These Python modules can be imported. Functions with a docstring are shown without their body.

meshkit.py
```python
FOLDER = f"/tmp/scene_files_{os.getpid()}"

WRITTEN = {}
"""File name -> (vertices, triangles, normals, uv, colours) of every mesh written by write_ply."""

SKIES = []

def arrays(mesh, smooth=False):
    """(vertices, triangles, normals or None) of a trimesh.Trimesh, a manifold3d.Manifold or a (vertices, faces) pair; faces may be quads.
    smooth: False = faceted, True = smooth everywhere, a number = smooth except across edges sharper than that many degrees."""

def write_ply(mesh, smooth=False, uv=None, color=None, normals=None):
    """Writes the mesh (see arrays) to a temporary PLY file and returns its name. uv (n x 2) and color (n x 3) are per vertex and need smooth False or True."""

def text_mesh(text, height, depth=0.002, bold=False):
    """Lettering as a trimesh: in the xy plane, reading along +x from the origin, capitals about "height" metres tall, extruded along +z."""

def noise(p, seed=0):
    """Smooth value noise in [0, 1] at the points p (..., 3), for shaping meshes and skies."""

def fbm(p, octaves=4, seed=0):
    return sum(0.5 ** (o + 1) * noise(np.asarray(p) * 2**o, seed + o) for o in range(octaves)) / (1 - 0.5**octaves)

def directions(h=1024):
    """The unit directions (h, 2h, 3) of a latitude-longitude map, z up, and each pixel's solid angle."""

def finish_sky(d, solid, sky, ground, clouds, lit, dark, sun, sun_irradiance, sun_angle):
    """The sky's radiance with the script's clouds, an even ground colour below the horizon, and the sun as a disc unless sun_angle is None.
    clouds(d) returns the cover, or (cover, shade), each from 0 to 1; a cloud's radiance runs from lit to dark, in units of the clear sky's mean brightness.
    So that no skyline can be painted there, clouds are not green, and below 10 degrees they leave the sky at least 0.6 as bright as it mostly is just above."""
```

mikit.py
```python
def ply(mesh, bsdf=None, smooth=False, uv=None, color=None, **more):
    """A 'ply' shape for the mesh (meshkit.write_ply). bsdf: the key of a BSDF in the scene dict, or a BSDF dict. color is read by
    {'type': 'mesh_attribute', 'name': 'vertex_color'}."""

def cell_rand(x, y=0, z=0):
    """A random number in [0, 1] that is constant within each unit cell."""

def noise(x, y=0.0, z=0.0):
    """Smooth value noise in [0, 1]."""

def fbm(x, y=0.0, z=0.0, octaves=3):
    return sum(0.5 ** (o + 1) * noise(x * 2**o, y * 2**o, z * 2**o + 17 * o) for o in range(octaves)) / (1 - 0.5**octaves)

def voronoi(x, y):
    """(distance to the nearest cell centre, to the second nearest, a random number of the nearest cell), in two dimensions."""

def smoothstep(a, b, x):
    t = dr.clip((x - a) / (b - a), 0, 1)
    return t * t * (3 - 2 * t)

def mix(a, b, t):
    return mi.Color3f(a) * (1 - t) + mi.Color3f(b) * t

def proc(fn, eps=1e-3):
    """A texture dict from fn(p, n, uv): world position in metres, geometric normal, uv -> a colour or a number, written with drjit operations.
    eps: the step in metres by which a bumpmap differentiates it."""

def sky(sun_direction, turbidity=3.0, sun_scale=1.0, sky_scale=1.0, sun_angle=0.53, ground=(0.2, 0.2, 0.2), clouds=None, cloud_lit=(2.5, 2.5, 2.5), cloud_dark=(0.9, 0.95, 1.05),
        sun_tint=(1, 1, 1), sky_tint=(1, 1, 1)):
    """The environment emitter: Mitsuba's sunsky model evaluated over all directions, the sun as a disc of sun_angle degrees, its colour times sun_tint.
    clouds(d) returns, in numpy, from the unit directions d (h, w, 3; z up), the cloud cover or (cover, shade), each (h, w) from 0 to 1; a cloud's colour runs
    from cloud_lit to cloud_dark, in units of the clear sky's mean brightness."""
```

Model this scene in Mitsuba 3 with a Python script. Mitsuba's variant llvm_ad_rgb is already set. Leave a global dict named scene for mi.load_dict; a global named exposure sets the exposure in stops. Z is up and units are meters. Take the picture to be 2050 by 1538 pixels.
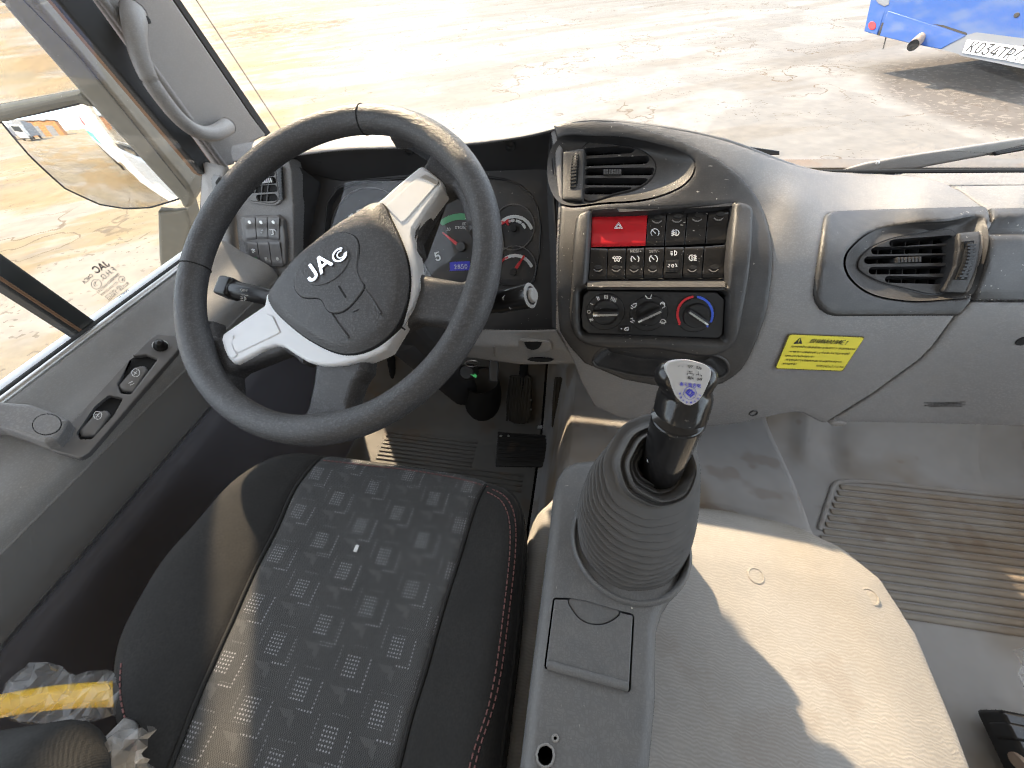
import math, random
import numpy as np, trimesh, shapely, mapbox_earcut
from shapely.geometry import Polygon, LineString, Point, box as sbox
from shapely.ops import unary_union
from scipy.interpolate import RBFInterpolator, RectBivariateSpline, CubicSpline
from scipy.spatial import Delaunay
import manifold3d as m3
import drjit as dr
import mitsuba as mi
import mikit, meshkit
from mikit import proc, noise, fbm, voronoi, smoothstep, mix, cell_rand

T = mi.ScalarTransform4f
scene, labels = {}, {}
rng = np.random.default_rng(7)

# ------------------------------------------------------------------ camera, sky, exposure
# Cab axes: x to the passenger side, y forward, z up; lengths are measured from the eye point, which hangs EYE above the ground.
EYE = np.array([0.0, 0.0, 1.5])
F = 745.0                                             # focal length in pixels of the 2050 x 1538 photograph
_y = np.array([(F * F + 429 * 880) / 4625, -880.0, F]); _y /= np.linalg.norm(_y)
_x = np.array([4625.0, 429.0, -F]); _x -= _y * (_x @ _y); _x /= np.linalg.norm(_x)
M = np.array([_x, _y, np.cross(_x, _y)])              # world = M @ (right, down, forward)
fwd, up = M[:, 2], -M[:, 1]
scene['camera'] = {'type': 'perspective', 'fov': math.degrees(2 * math.atan(1025 / F)), 'fov_axis': 'x', 'near_clip': 0.01, 'far_clip': 3000.0,
                   'to_world': T().look_at(origin=EYE.tolist(), target=(EYE + fwd).tolist(), up=up.tolist())}
SUN = (-0.463, 0.6375, 0.6157)
def haze(d): return 0.45 + 0.25 * meshkit.fbm(d * 3.0, 4, 5)                        # thin bright veil of cloud
scene['sky'] = mikit.sky(SUN, turbidity=3, sun_scale=0.45, sun_angle=1.0, ground=(0.36, 0.32, 0.26), clouds=haze, sun_tint=(1.0, 0.97, 0.93), cloud_lit=(2.4, 2.5, 2.65))
exposure = 4.1


# ------------------------------------------------------------------ measuring the photograph
def ray(x, y):
    return M @ np.array([(x - 1025) / F, (y - 769) / F, 1.0])
def rays(P):
    P = np.asarray(P, float)
    return np.column_stack([(P[:, 0] - 1025) / F, (P[:, 1] - 769) / F, np.ones(len(P))]) @ M.T
def aty(x, y, d): r = ray(x, y); return r * d / r[1]
def atz(x, y, d): r = ray(x, y); return r * d / r[2]
def atx(x, y, d): r = ray(x, y); return r * d / r[0]
def cross2(t): a, b = t[:, 1] - t[:, 0], t[:, 2] - t[:, 0]; return a[:, 0] * b[:, 1] - a[:, 1] * b[:, 0]
def nrm(v): v = np.asarray(v, float); return v / np.linalg.norm(v)


# ------------------------------------------------------------------ scene entries
def number(key):
    if key not in scene and key not in labels: return key
    k = 1
    while f'{key}_{k:03d}' in scene or f'{key}_{k:03d}' in labels: k += 1
    return f'{key}_{k:03d}'
def thing(name, label, cat, group=None, kind=None):
    key = number(name)
    labels[key] = {'label': label, 'category': cat}
    if group: labels[key]['group'] = group
    if kind: labels[key]['kind'] = kind
    return key
def tm(m):
    if hasattr(m, 'to_mesh'):
        a = m.to_mesh(); return trimesh.Trimesh(np.array(a.vert_properties[:, :3]), np.array(a.tri_verts), process=False)
    if isinstance(m, (list,)): return trimesh.util.concatenate([tm(x) for x in m])
    if isinstance(m, tuple): return trimesh.Trimesh(*m, process=False)
    return m
def put(key, mesh, bsdf, smooth=35, **kw):
    m = tm(mesh)
    scene[key] = mikit.ply((np.array(m.vertices) + EYE, np.array(m.faces)), bsdf, smooth, **kw)
    return key
def part(parent, name, mesh, bsdf, smooth=35, label=None, **kw):
    key = put(number(f'{parent}__{name}'), mesh, bsdf, smooth, **kw)
    if label: labels[key] = {'label': label}
    return key
def single(name, mesh, bsdf, label, cat, smooth=35, **kw):
    return put(thing(name, label, cat, **kw), mesh, bsdf, smooth)


# ------------------------------------------------------------------ shapes
class Pl:
    """A plane in the cab: origin o, normal n towards the cabin, a across, b up the plane."""
    def __init__(s, o, n, a=(1, 0, 0)):
        s.o, s.n = np.asarray(o, float), nrm(n)
        a = np.asarray(a, float); s.a = nrm(a - s.n * (a @ s.n)); s.b = np.cross(s.n, s.a)
    def px(s, x, y, h=0.0):
        r = ray(x, y); return r * (((s.o + s.n * h) @ s.n) / (r @ s.n))
    def uv(s, p): d = np.asarray(p, float) - s.o; return np.stack([d @ s.a, d @ s.b], -1)
    def xyz(s, q, h=0.0): q = np.asarray(q, float); return s.o + q[..., :1] * s.a + q[..., 1:2] * s.b + s.n * h
    def poly(s, P, r=0.0, h=0.0):
        g = Polygon(s.uv([s.px(x, y, h) for x, y in P])).buffer(0)
        if r: g = g.buffer(-r).buffer(2 * r).buffer(-r)
        return g
    def off(s, h): return Pl(s.o + s.n * h, s.n, s.a)
def plane3(p, q, r, a=(1, 0, 0)):
    n = nrm(np.cross(np.asarray(q) - p, np.asarray(r) - p))
    if n @ np.asarray(p) > 0: n = -n
    return Pl(p, n, a)

def resample(c, step):
    g = LineString(np.vstack([c, c[:1]])); n = max(8, int(round(g.length / step)))
    return np.array([g.interpolate(i / n, normalized=True).coords[0] for i in range(n)])
def inset(R, d, s):
    e = np.roll(R, -1, 0) - R; e /= np.maximum(np.linalg.norm(e, axis=1, keepdims=True), 1e-12)
    nl = np.column_stack([-e[:, 1], e[:, 0]]); nn = nl + np.roll(nl, 1, 0)
    nn /= np.maximum((nn * nn).sum(1, keepdims=True) / 2, 0.5)
    return R + nn * d * s
def cap(rings):
    f = mapbox_earcut.triangulate_float64(np.vstack(rings), np.cumsum([len(r) for r in rings]).astype(np.uint32)); return f.reshape(-1, 3)
def slab(pl, g, h0, h1, bev=0.0, k=3, closed=True):
    """The outline g (shapely, in the plane's coordinates) as a solid from height h0 to h1 with a rounded upper edge."""
    out = []
    for p in getattr(g, 'geoms', [g]):
        if p.is_empty or p.area < 1e-9: continue
        p = shapely.geometry.polygon.orient(p)
        rings = [np.array(p.exterior.coords)[:-1]] + [np.array(i.coords)[:-1] for i in p.interiors]
        lev = [(0, h0), (0, h1 - bev)] + ([(bev * (1 - math.cos(t)), h1 - bev + bev * math.sin(t)) for t in np.linspace(0, math.pi / 2, k + 1)[1:]] if bev else [])
        V, Fc, base = [], [], 0
        R = [[inset(r, d if k_ == 0 else min(d, .0003), 1) if d else r for k_, r in enumerate(rings)] for d, _ in lev]
        n = sum(map(len, rings))
        for (d, h), rr in zip(lev, R): V.append(pl.xyz(np.vstack(rr), h))
        at = 0
        for r in rings:
            m = len(r); i = np.arange(m) + at; j = (np.arange(m) + 1) % m + at; at += m
            for l in range(len(lev) - 1):
                a, b, c, d = i + l * n, j + l * n, j + (l + 1) * n, i + (l + 1) * n
                Fc += [np.stack([a, b, c], 1), np.stack([a, c, d], 1)]
        tri = cap(R[-1]); t0 = np.vstack(R[-1])[tri]
        if len(tri):
            ar = cross2(t0)
            tri = np.where(ar[:, None] < 0, tri[:, ::-1], tri)
            Fc.append(tri + (len(lev) - 1) * n)
            if closed: Fc.append(tri[:, ::-1])
        out.append(trimesh.Trimesh(np.vstack(V), np.vstack(Fc), process=False))
    return trimesh.util.concatenate(out) if out else None

def curve(P, n=40, closed=False):
    P = np.asarray(P, float)
    if closed: P = np.vstack([P, P[:1]])
    t = np.r_[0, np.cumsum(np.maximum(np.linalg.norm(np.diff(P, axis=0), axis=1), 1e-9))]
    return CubicSpline(t, P, bc_type='periodic' if closed else 'natural')(np.linspace(0, t[-1], n + closed))[:n]
def tube(P, r, k=12, closed=False, ends=True, flat=1.0, upv=(0, 0, 1)):
    """A round (or, with flat, oval) bar along the points P with radius r (a number or one per point)."""
    P = np.asarray(P, float); n = len(P); r = np.broadcast_to(r, n)
    tg = (np.roll(P, -1, 0) - np.roll(P, 1, 0)) if closed else np.gradient(P, axis=0)
    tg /= np.linalg.norm(tg, axis=1, keepdims=True)
    u = np.cross(tg, upv); bad = np.linalg.norm(u, axis=1) < 1e-3
    u[bad] = np.cross(tg[bad], (1, 0.1, 0)); u /= np.linalg.norm(u, axis=1, keepdims=True); w = np.cross(u, tg)
    th = np.arange(k) * 2 * np.pi / k
    V = P[:, None] + r[:, None, None] * (np.cos(th)[None, :, None] * u[:, None] + flat * np.sin(th)[None, :, None] * w[:, None])
    Fc = []
    for i in range(n if closed else n - 1):
        j = (i + 1) % n; a = np.arange(k); b = (a + 1) % k
        Fc += [np.stack([i * k + a, j * k + b, i * k + b], 1), np.stack([i * k + a, j * k + a, j * k + b], 1)]
    V = V.reshape(-1, 3); Fc = np.vstack(Fc)
    if ends and not closed:
        V = np.vstack([V, P[0] - tg[0] * r[0] * 0.3, P[-1] + tg[-1] * r[-1] * 0.3]); a = np.arange(k); b = (a + 1) % k
        Fc = np.vstack([Fc, np.stack([a, b, a * 0 + n * k], 1), np.stack([(n - 1) * k + b, (n - 1) * k + a, a * 0 + n * k + 1], 1)])
    m = trimesh.Trimesh(V, Fc, process=False); trimesh.repair.fix_normals(m); return m
def lathe(o, ax, prof, k=40, a=None):
    """Turned shape about the axis ax at o; prof = (height, radius) pairs."""
    ax = nrm(ax); u = nrm(np.cross(ax, (0.3, 1, 0.2)) if a is None else a); w = np.cross(ax, u)
    th = np.arange(k) * 2 * np.pi / k; d = np.cos(th)[:, None] * u + np.sin(th)[:, None] * w
    V = np.vstack([o + ax * h + max(r, 1e-5) * d for h, r in prof]); Fc = []
    i = np.arange(k); j = (i + 1) % k
    for l in range(len(prof) - 1):
        Fc += [np.stack([l * k + i, l * k + j, (l + 1) * k + j], 1), np.stack([l * k + i, (l + 1) * k + j, (l + 1) * k + i], 1)]
    return trimesh.Trimesh(V, np.vstack(Fc), process=False)
def loft(G, nu=60, nv=60, k=3, thick=0.0, toward=(0, 0, 0)):
    """A smooth sheet through the rows of points G; thick closes it at the back."""
    G = np.asarray(G, float); a, b = G.shape[:2]
    tu, tv = np.linspace(0, 1, a), np.linspace(0, 1, b)
    u, v = np.linspace(0, 1, nu), np.linspace(0, 1, nv)
    V = np.stack([RectBivariateSpline(tu, tv, G[..., c], kx=min(k, a - 1), ky=min(k, b - 1))(u, v) for c in range(3)], -1)
    return sheet(V, thick, toward)
def sheet(V, thick=0.0, toward=(0, 0, 0)):
    nu, nv = V.shape[:2]; i = np.arange(nu * nv).reshape(nu, nv)
    q = lambda a, b, c, d: np.vstack([np.stack([a.ravel(), b.ravel(), c.ravel()], 1), np.stack([a.ravel(), c.ravel(), d.ravel()], 1)])
    Fc = q(i[:-1, :-1], i[1:, :-1], i[1:, 1:], i[:-1, 1:]); P = V.reshape(-1, 3)
    n = np.cross(np.gradient(V, axis=0), np.gradient(V, axis=1)).reshape(-1, 3); n /= np.maximum(np.linalg.norm(n, axis=1, keepdims=True), 1e-12)
    if ((np.asarray(toward) - P) * n).sum() < 0: Fc = Fc[:, ::-1]; n = -n
    if not thick: return trimesh.Trimesh(P, Fc, process=False)
    m = len(P); edge = np.r_[i[0, :-1], i[:-1, -1], i[-1, :0:-1], i[:0:-1, 0]]; e2 = np.roll(edge, -1)
    side = np.vstack([np.stack([edge, e2, e2 + m], 1), np.stack([edge, e2 + m, edge + m], 1)])
    t = trimesh.Trimesh(np.vstack([P, P - n * thick]), np.vstack([Fc, Fc[:, ::-1] + m, side]), process=False)
    return t
def bx(c, s, R=None, r=0.0):
    """A box of size s at c; r rounds its edges; the rows of R are its axes."""
    s = np.asarray(s, float) / 2
    if r:
        q = s - r; sp = m3.Manifold.sphere(r, 16)
        m = tm(m3.Manifold.batch_hull([sp.translate((q * (a, b, c_)).tolist()) for a in (-1, 1) for b in (-1, 1) for c_ in (-1, 1)]))
    else: m = trimesh.creation.box(s * 2)
    v = np.array(m.vertices); v = v @ np.asarray(R) if R is not None else v
    return trimesh.Trimesh(v + np.asarray(c), m.faces, process=False)
def hull(pts, rad, k=20):
    return m3.Manifold.batch_hull([m3.Manifold.sphere(float(r), k).translate(np.asarray(p).tolist()) for p, r in zip(pts, rad)])
def smoothed(man, ln=0.004, it=12):
    m = tm(man.refine_to_length(ln)); m.merge_vertices(); trimesh.smoothing.filter_taubin(m, iterations=it); return m
def moulded(pl, poly, h, bev, depth, st=.005):
    """A panel with a broad rounded outer edge and sharp cut-outs."""
    poly = shapely.geometry.polygon.orient(poly); R = [resample(np.array(r.coords)[:-1], st * .5) for r in [poly.exterior, *poly.interiors]]
    out = Polygon(poly.exterior); pts = list(R)
    for f in (.12, .3, .55, .8, 1.0):
        q = out.buffer(-bev * f); r = resample(np.array(q.exterior.coords)[:-1], st * .7); pts.append(r[shapely.contains_xy(poly.buffer(-st * .2), r[:, 0], r[:, 1])])
    a, b, c, d = poly.bounds; G = np.array([(x, y) for x in np.arange(a, c, st) for y in np.arange(b, d, st)]); inn = out.buffer(-bev - st * .4).intersection(poly.buffer(-st * .4))
    Q = np.vstack(pts + [G[shapely.contains_xy(inn, G[:, 0], G[:, 1])]]); t = Delaunay(Q).simplices; ce = Q[t].mean(1); t = t[shapely.contains_xy(poly.buffer(1e-5), ce[:, 0], ce[:, 1])]
    ar = cross2(Q[t]); t = t[np.abs(ar) > 1e-13]; ar = ar[np.abs(ar) > 1e-13]; t = np.where(ar[:, None] < 0, t[:, ::-1], t)
    k = np.clip(shapely.distance(out.exterior, shapely.points(Q)) / bev, 0, 1); z = h - bev * (1 - np.sqrt(1 - (1 - k) ** 2)); n = len(Q); nb = sum(map(len, R)); Fc, at = [t], 0
    for r in R:
        m = len(r); i = np.arange(m) + at; j = (np.arange(m) + 1) % m + at; at += m; Fc += [np.stack([i, i + n, j + n], 1), np.stack([i, j + n, j], 1)]
    return trimesh.Trimesh(np.vstack([pl.xyz(Q, 0) + z[:, None] * pl.n, pl.xyz(Q[:nb], 0) + pl.n * (h - depth)]), np.vstack(Fc), process=False)
def text(pl, p0, p1, s, h=0.0006, bold=False, mirror=False, fit=True, size=None, thick=0.0004, lean=0.0):
    """Lettering on the plane from pixel p0 to pixel p1 along its base line (its width fits unless size, in metres, is given)."""
    A, B = pl.px(*p0), pl.px(*p1); e1 = nrm(B - A); e2 = np.cross(pl.n, e1) * (-1 if mirror else 1)
    m = meshkit.text_mesh(s, 1.0, 1.0, bold); v = np.array(m.vertices)
    wide = v[:, 0].max(); k = size if size else np.linalg.norm(B - A) / wide
    V = A + (v[:, :1] * k + v[:, 1:2] * k * lean) * e1 + v[:, 1:2] * k * e2 + pl.n * (h + v[:, 2:3] * thick)
    return trimesh.Trimesh(V, m.faces[:, ::-1] if mirror else m.faces, process=False)
def mark(pl, lines, w, h=0.0006, thick=0.0004):
    """Strokes of width w (pixels of the photograph) along polylines of pixels."""
    c = lines[0][0]; s = np.linalg.norm(pl.px(c[0] + 4, c[1]) - pl.px(c[0] - 4, c[1])) / 8
    g = unary_union([LineString(pl.uv([pl.px(*q) for q in l])).buffer(w * s / 2, quad_segs=3) for l in lines])
    return slab(pl, g, h, h + thick)
def arc(c, r, a0, a1, n=16, ry=None, tilt=0.0):
    t = np.radians(np.linspace(a0, a1, n)); ry = r if ry is None else ry; ca, sa = math.cos(tilt), math.sin(tilt)
    return [(c[0] + r * math.cos(x) * ca - ry * math.sin(x) * sa, c[1] + r * math.cos(x) * sa + ry * math.sin(x) * ca) for x in t]
def ring(pl, c, r, w, h0, h1, bev=0.0):
    p = Point(*pl.uv(c)); return slab(pl, p.buffer(r, 24).difference(p.buffer(r - w, 24)), h0, h1, min(bev, w * .3))
def disc(pl, c, r, h0, h1, bev=0.0, q=20): return slab(pl, Point(*pl.uv(c)).buffer(r, q), h0, h1, bev)


# ------------------------------------------------------------------ materials
def rgb(c): return {'type': 'rgb', 'value': list(c)} if isinstance(c, (tuple, list)) else proc(c)
def mat(key, color, rough=0.5, bump=None, eps=4e-4, spec=0.5, two=True, **kw):
    b = {'type': 'principled', 'base_color': rgb(color), 'roughness': rough if isinstance(rough, float) else proc(rough), 'specular': spec, **kw}
    if bump is not None: b = {'type': 'bumpmap', 'arbitrary': proc(bump, eps), 'scale': 1.0, 'bsdf': b}
    scene[key] = {'type': 'twosided', 'bsdf': b} if two else b
def crease(p, k, s=0): return dr.abs(noise(p.x * k + s, p.y * k, p.z * k) - 0.5)
def pebble(p, k): return dr.clip(dr.minimum(crease(p, k), crease(p, k * 1.27, 9.0)) * 5.0, 0, 1)    # moulded leather grain: 0 in the creases, 1 on the grains
def grain(amp, k): return lambda p, n, uv: amp * pebble(p, k)
def dusty(base, dust=(0.42, 0.37, 0.31), film=0.10, specks=0.86, k=330.0, gr=0.0, gk=300.0):
    """Plastic of colour base under a film of dust, thicker where the surface looks up, with lint and sand grains; its colour darkens in the creases of its grain (gr)."""
    def fn(p, n, uv):
        f = fbm(p.x * 9, p.y * 9, p.z * 9) * 0.6 + 0.4 * noise(p.x * 90, p.y * 90, p.z * 90)
        c = mix(base, dust, film * (0.55 + 0.45 * smoothstep(0.3, 0.7, f)) * dr.clip(0.3 + n.z, 0, 1))
        if gr: c = c * (1 - gr + 2 * gr * pebble(p, gk))
        sp = smoothstep(specks, specks + 0.03, noise(p.x * k, p.y * k, p.z * k)) * smoothstep(0.42, 0.62, fbm(p.x * 15 + 5, p.y * 15, p.z * 15)) * dr.clip(n.z + 0.3, 0, 1)
        return mix(c, (0.62, 0.57, 0.5), 0.8 * sp)
    return fn
mat('console_grey', dusty((0.105, 0.108, 0.112), film=0.12, specks=0.95, gr=0.08, gk=420.0), 0.5, grain(0.0002, 420.0))
mat('dash_grey', dusty((0.195, 0.195, 0.20), film=0.20, specks=0.96, gr=0.09, gk=380.0), 0.55, grain(0.0003, 380.0))
mat('dash_black', dusty((0.031, 0.031, 0.033), film=0.085, specks=0.90, gr=0.08, gk=420.0), 0.46, grain(0.00016, 420.0))
mat('trim_grey', dusty((0.22, 0.212, 0.205), film=0.15, specks=0.97, gr=0.06, gk=500.0), 0.5, grain(0.00012, 500.0))
mat('shroud_black', dusty((0.030, 0.030, 0.032), film=0.04, specks=0.95), 0.6, grain(0.0002, 420.0))
mat('plastic_black', (0.02, 0.02, 0.021), 0.36)
mat('gloss_black', dusty((0.010, 0.010, 0.011), film=0.03, specks=0.90, k=420.0), 0.16)
mat('void', (0.006, 0.006, 0.006), 0.8)
mat('leather', dusty((0.050, 0.050, 0.053), film=0.05, specks=0.985, gr=0.20, gk=330.0), 0.46, grain(0.0005, 330.0))
mat('silver', (0.66, 0.66, 0.66), 0.35, metallic=0.05, clearcoat=0.4, clearcoat_gloss=0.8)
mat('chrome', (0.85, 0.85, 0.86), 0.12, metallic=1.0)
mat('steel', (0.5, 0.49, 0.47), 0.35, metallic=0.9)
mat('boot_rubber', dusty((0.058, 0.057, 0.058), film=0.14, dust=(0.30, 0.27, 0.23), specks=0.97), 0.6, grain(0.00012, 700.0))
def weave(p, n, uv):                                  # the vinyl's wavy pressed grain
    w = 3.0 * noise(p.x * 120, p.y * 100, 0.0) + 2.0 * noise(p.x * 300, p.y * 240, 3.0)
    return 0.00012 * (1 + dr.sin(p.y * 2050 + p.x * 150 + 2.2 * w)) * (0.4 + 0.6 * noise(p.x * 230, p.y * 420, 5.0)) + 0.00005 * noise(p.x * 800, p.y * 800, 0.0)
def dirty_mat(base, dirt, amt, wv=False):
    def fn(p, n, uv):
        a = smoothstep(0.42, 0.75, fbm(p.x * 5, p.y * 5, p.z * 5 + 3, 4)) * amt
        b = smoothstep(0.62, 0.7, fbm(p.x * 14 + 7, p.y * 14, p.z * 14, 4)) * 0.5 * amt
        c = mix(mix(base, dirt, a), (0.15, 0.085, 0.04), b * 0.6)
        return c * (0.93 + 0.14 * fbm(p.x * 40, p.y * 40, p.z * 40)) * (0.90 + 0.20 * weave(p, n, uv) / 0.00022 if wv else 1.0)
    return fn
mat('cover_vinyl', dirty_mat((0.33, 0.315, 0.295), (0.27, 0.23, 0.175), 0.45, True), 0.62, weave)
mat('floor_vinyl', dirty_mat((0.33, 0.325, 0.32), (0.22, 0.175, 0.125), 1.0), 0.6, grain(0.0005, 330.0))
mat('rib_vinyl', dirty_mat((0.29, 0.265, 0.23), (0.20, 0.135, 0.08), 1.0), 0.6, grain(0.0004, 330.0))
mat('floor_dirty', dirty_mat((0.135, 0.13, 0.118), (0.14, 0.10, 0.06), 1.0), 0.6, grain(0.0004, 330.0))
mat('door_trim', dusty((0.22, 0.217, 0.212), film=0.12, specks=0.97, gr=.06, gk=480.0), 0.48, grain(0.00016, 480.0))
mat('door_cloth', dusty((0.165, 0.163, 0.16), film=0.1, specks=0.97), 0.6, lambda p, n, uv: 0.0004 * (dr.sin(p.y * 1500 + p.z * 350) * dr.sin(p.z * 1700) + 1))
mat('door_low', (0.075, 0.075, 0.088), 0.55, grain(0.0002, 420.0))
mat('film_grey', dusty((0.11, 0.111, 0.116), film=0.2, specks=0.96), 0.35, grain(0.00012, 600.0))
mat('rubber', (0.02, 0.02, 0.02), 0.65)
mat('pedal_rubber', dirty_mat((0.03, 0.028, 0.025), (0.10, 0.075, 0.04), 0.8), 0.6)
mat('bolster_cloth', lambda p, n, uv: mix((0.014, 0.0133, 0.0125), (0.046, 0.042, 0.038), 0.6 * fbm(p.x * 25, p.y * 25, p.z * 25) * noise(p.x * 900, p.y * 900, p.z * 900)), 0.85,
    lambda p, n, uv: 0.0002 * dr.sin(p.x * 2600 + p.y * 900) * dr.sin(p.y * 2600), sheen=0.6)
mat('thread', (0.20, 0.085, 0.08), 0.7)
mat('red_plastic', (0.52, 0.012, 0.02), 0.28)
mat('yellow_paint', (0.88, 0.52, 0.02), 0.35)
mat('sticker_yellow', (0.80, 0.70, 0.06), 0.4)
mat('print_white', (0.75, 0.75, 0.75), 0.5)
mat('print_grey', (0.35, 0.35, 0.35), 0.5)
mat('print_black', (0.012, 0.012, 0.012), 0.5)
mat('print_brown', (0.10, 0.075, 0.01), 0.5)
mat('print_blue', (0.05, 0.05, 0.55), 0.5)
mat('print_red', (0.62, 0.03, 0.04), 0.4)
mat('print_green', (0.06, 0.28, 0.12), 0.4)
mat('band_blue', (0.05, 0.12, 0.62), 0.4)
mat('plate_silver', (0.62, 0.61, 0.60), 0.3, metallic=0.3)
mat('tag_green', (0.10, 0.75, 0.22), 0.4)
mat('headliner', (0.60, 0.585, 0.56), 0.9)
mat('white_paint', (0.55, 0.55, 0.545), 0.25, clearcoat=0.6)
mat('stripe_green', (0.02, 0.42, 0.33), 0.3)
mat('bus_blue', lambda p, n, uv: mix((0.022, 0.088, 0.33), (0.16, 0.20, 0.26), 0.45 * smoothstep(0.4, 0.7, fbm(p.x * 3, p.y * 3, p.z * 6)) * smoothstep(1.25, 0.6, p.z)), 0.4)
mat('bus_grey', (0.20, 0.21, 0.23), 0.5)
mat('rust', lambda p, n, uv: mix((0.42, 0.34, 0.27), (0.20, 0.12, 0.08), fbm(p.x * 30, p.y * 30, p.z * 30)), 0.7)
mat('mirror_shell', dusty((0.125, 0.12, 0.10), dust=(0.36, 0.31, 0.22), film=0.6, specks=0.92), 0.6)
mat('frame_brown', (0.16, 0.085, 0.045), 0.5)
mat('brick_orange', lambda p, n, uv: mix((0.48, 0.22, 0.08), (0.36, 0.17, 0.08), noise(p.x * 1.5, p.y * 1.5, p.z * 3)), 0.8)
scene['mirror_glass'] = {'type': 'conductor', 'material': 'none', 'specular_reflectance': {'type': 'rgb', 'value': [0.82, 0.83, 0.82]}}
scene['pane'] = {'type': 'thindielectric', 'specular_transmittance': {'type': 'rgb', 'value': [0.95, 0.96, 0.94]}}
scene['lens'] = {'type': 'thindielectric', 'int_ior': 1.28}
scene['clear_film'] = {'type': 'blendbsdf', 'weight': 0.075, 'a': {'type': 'thindielectric'},
                       'b': {'type': 'twosided', 'bsdf': {'type': 'principled', 'base_color': {'type': 'rgb', 'value': [0.8, 0.8, 0.8]}, 'roughness': 0.25, 'specular': 0.8}}}

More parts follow.
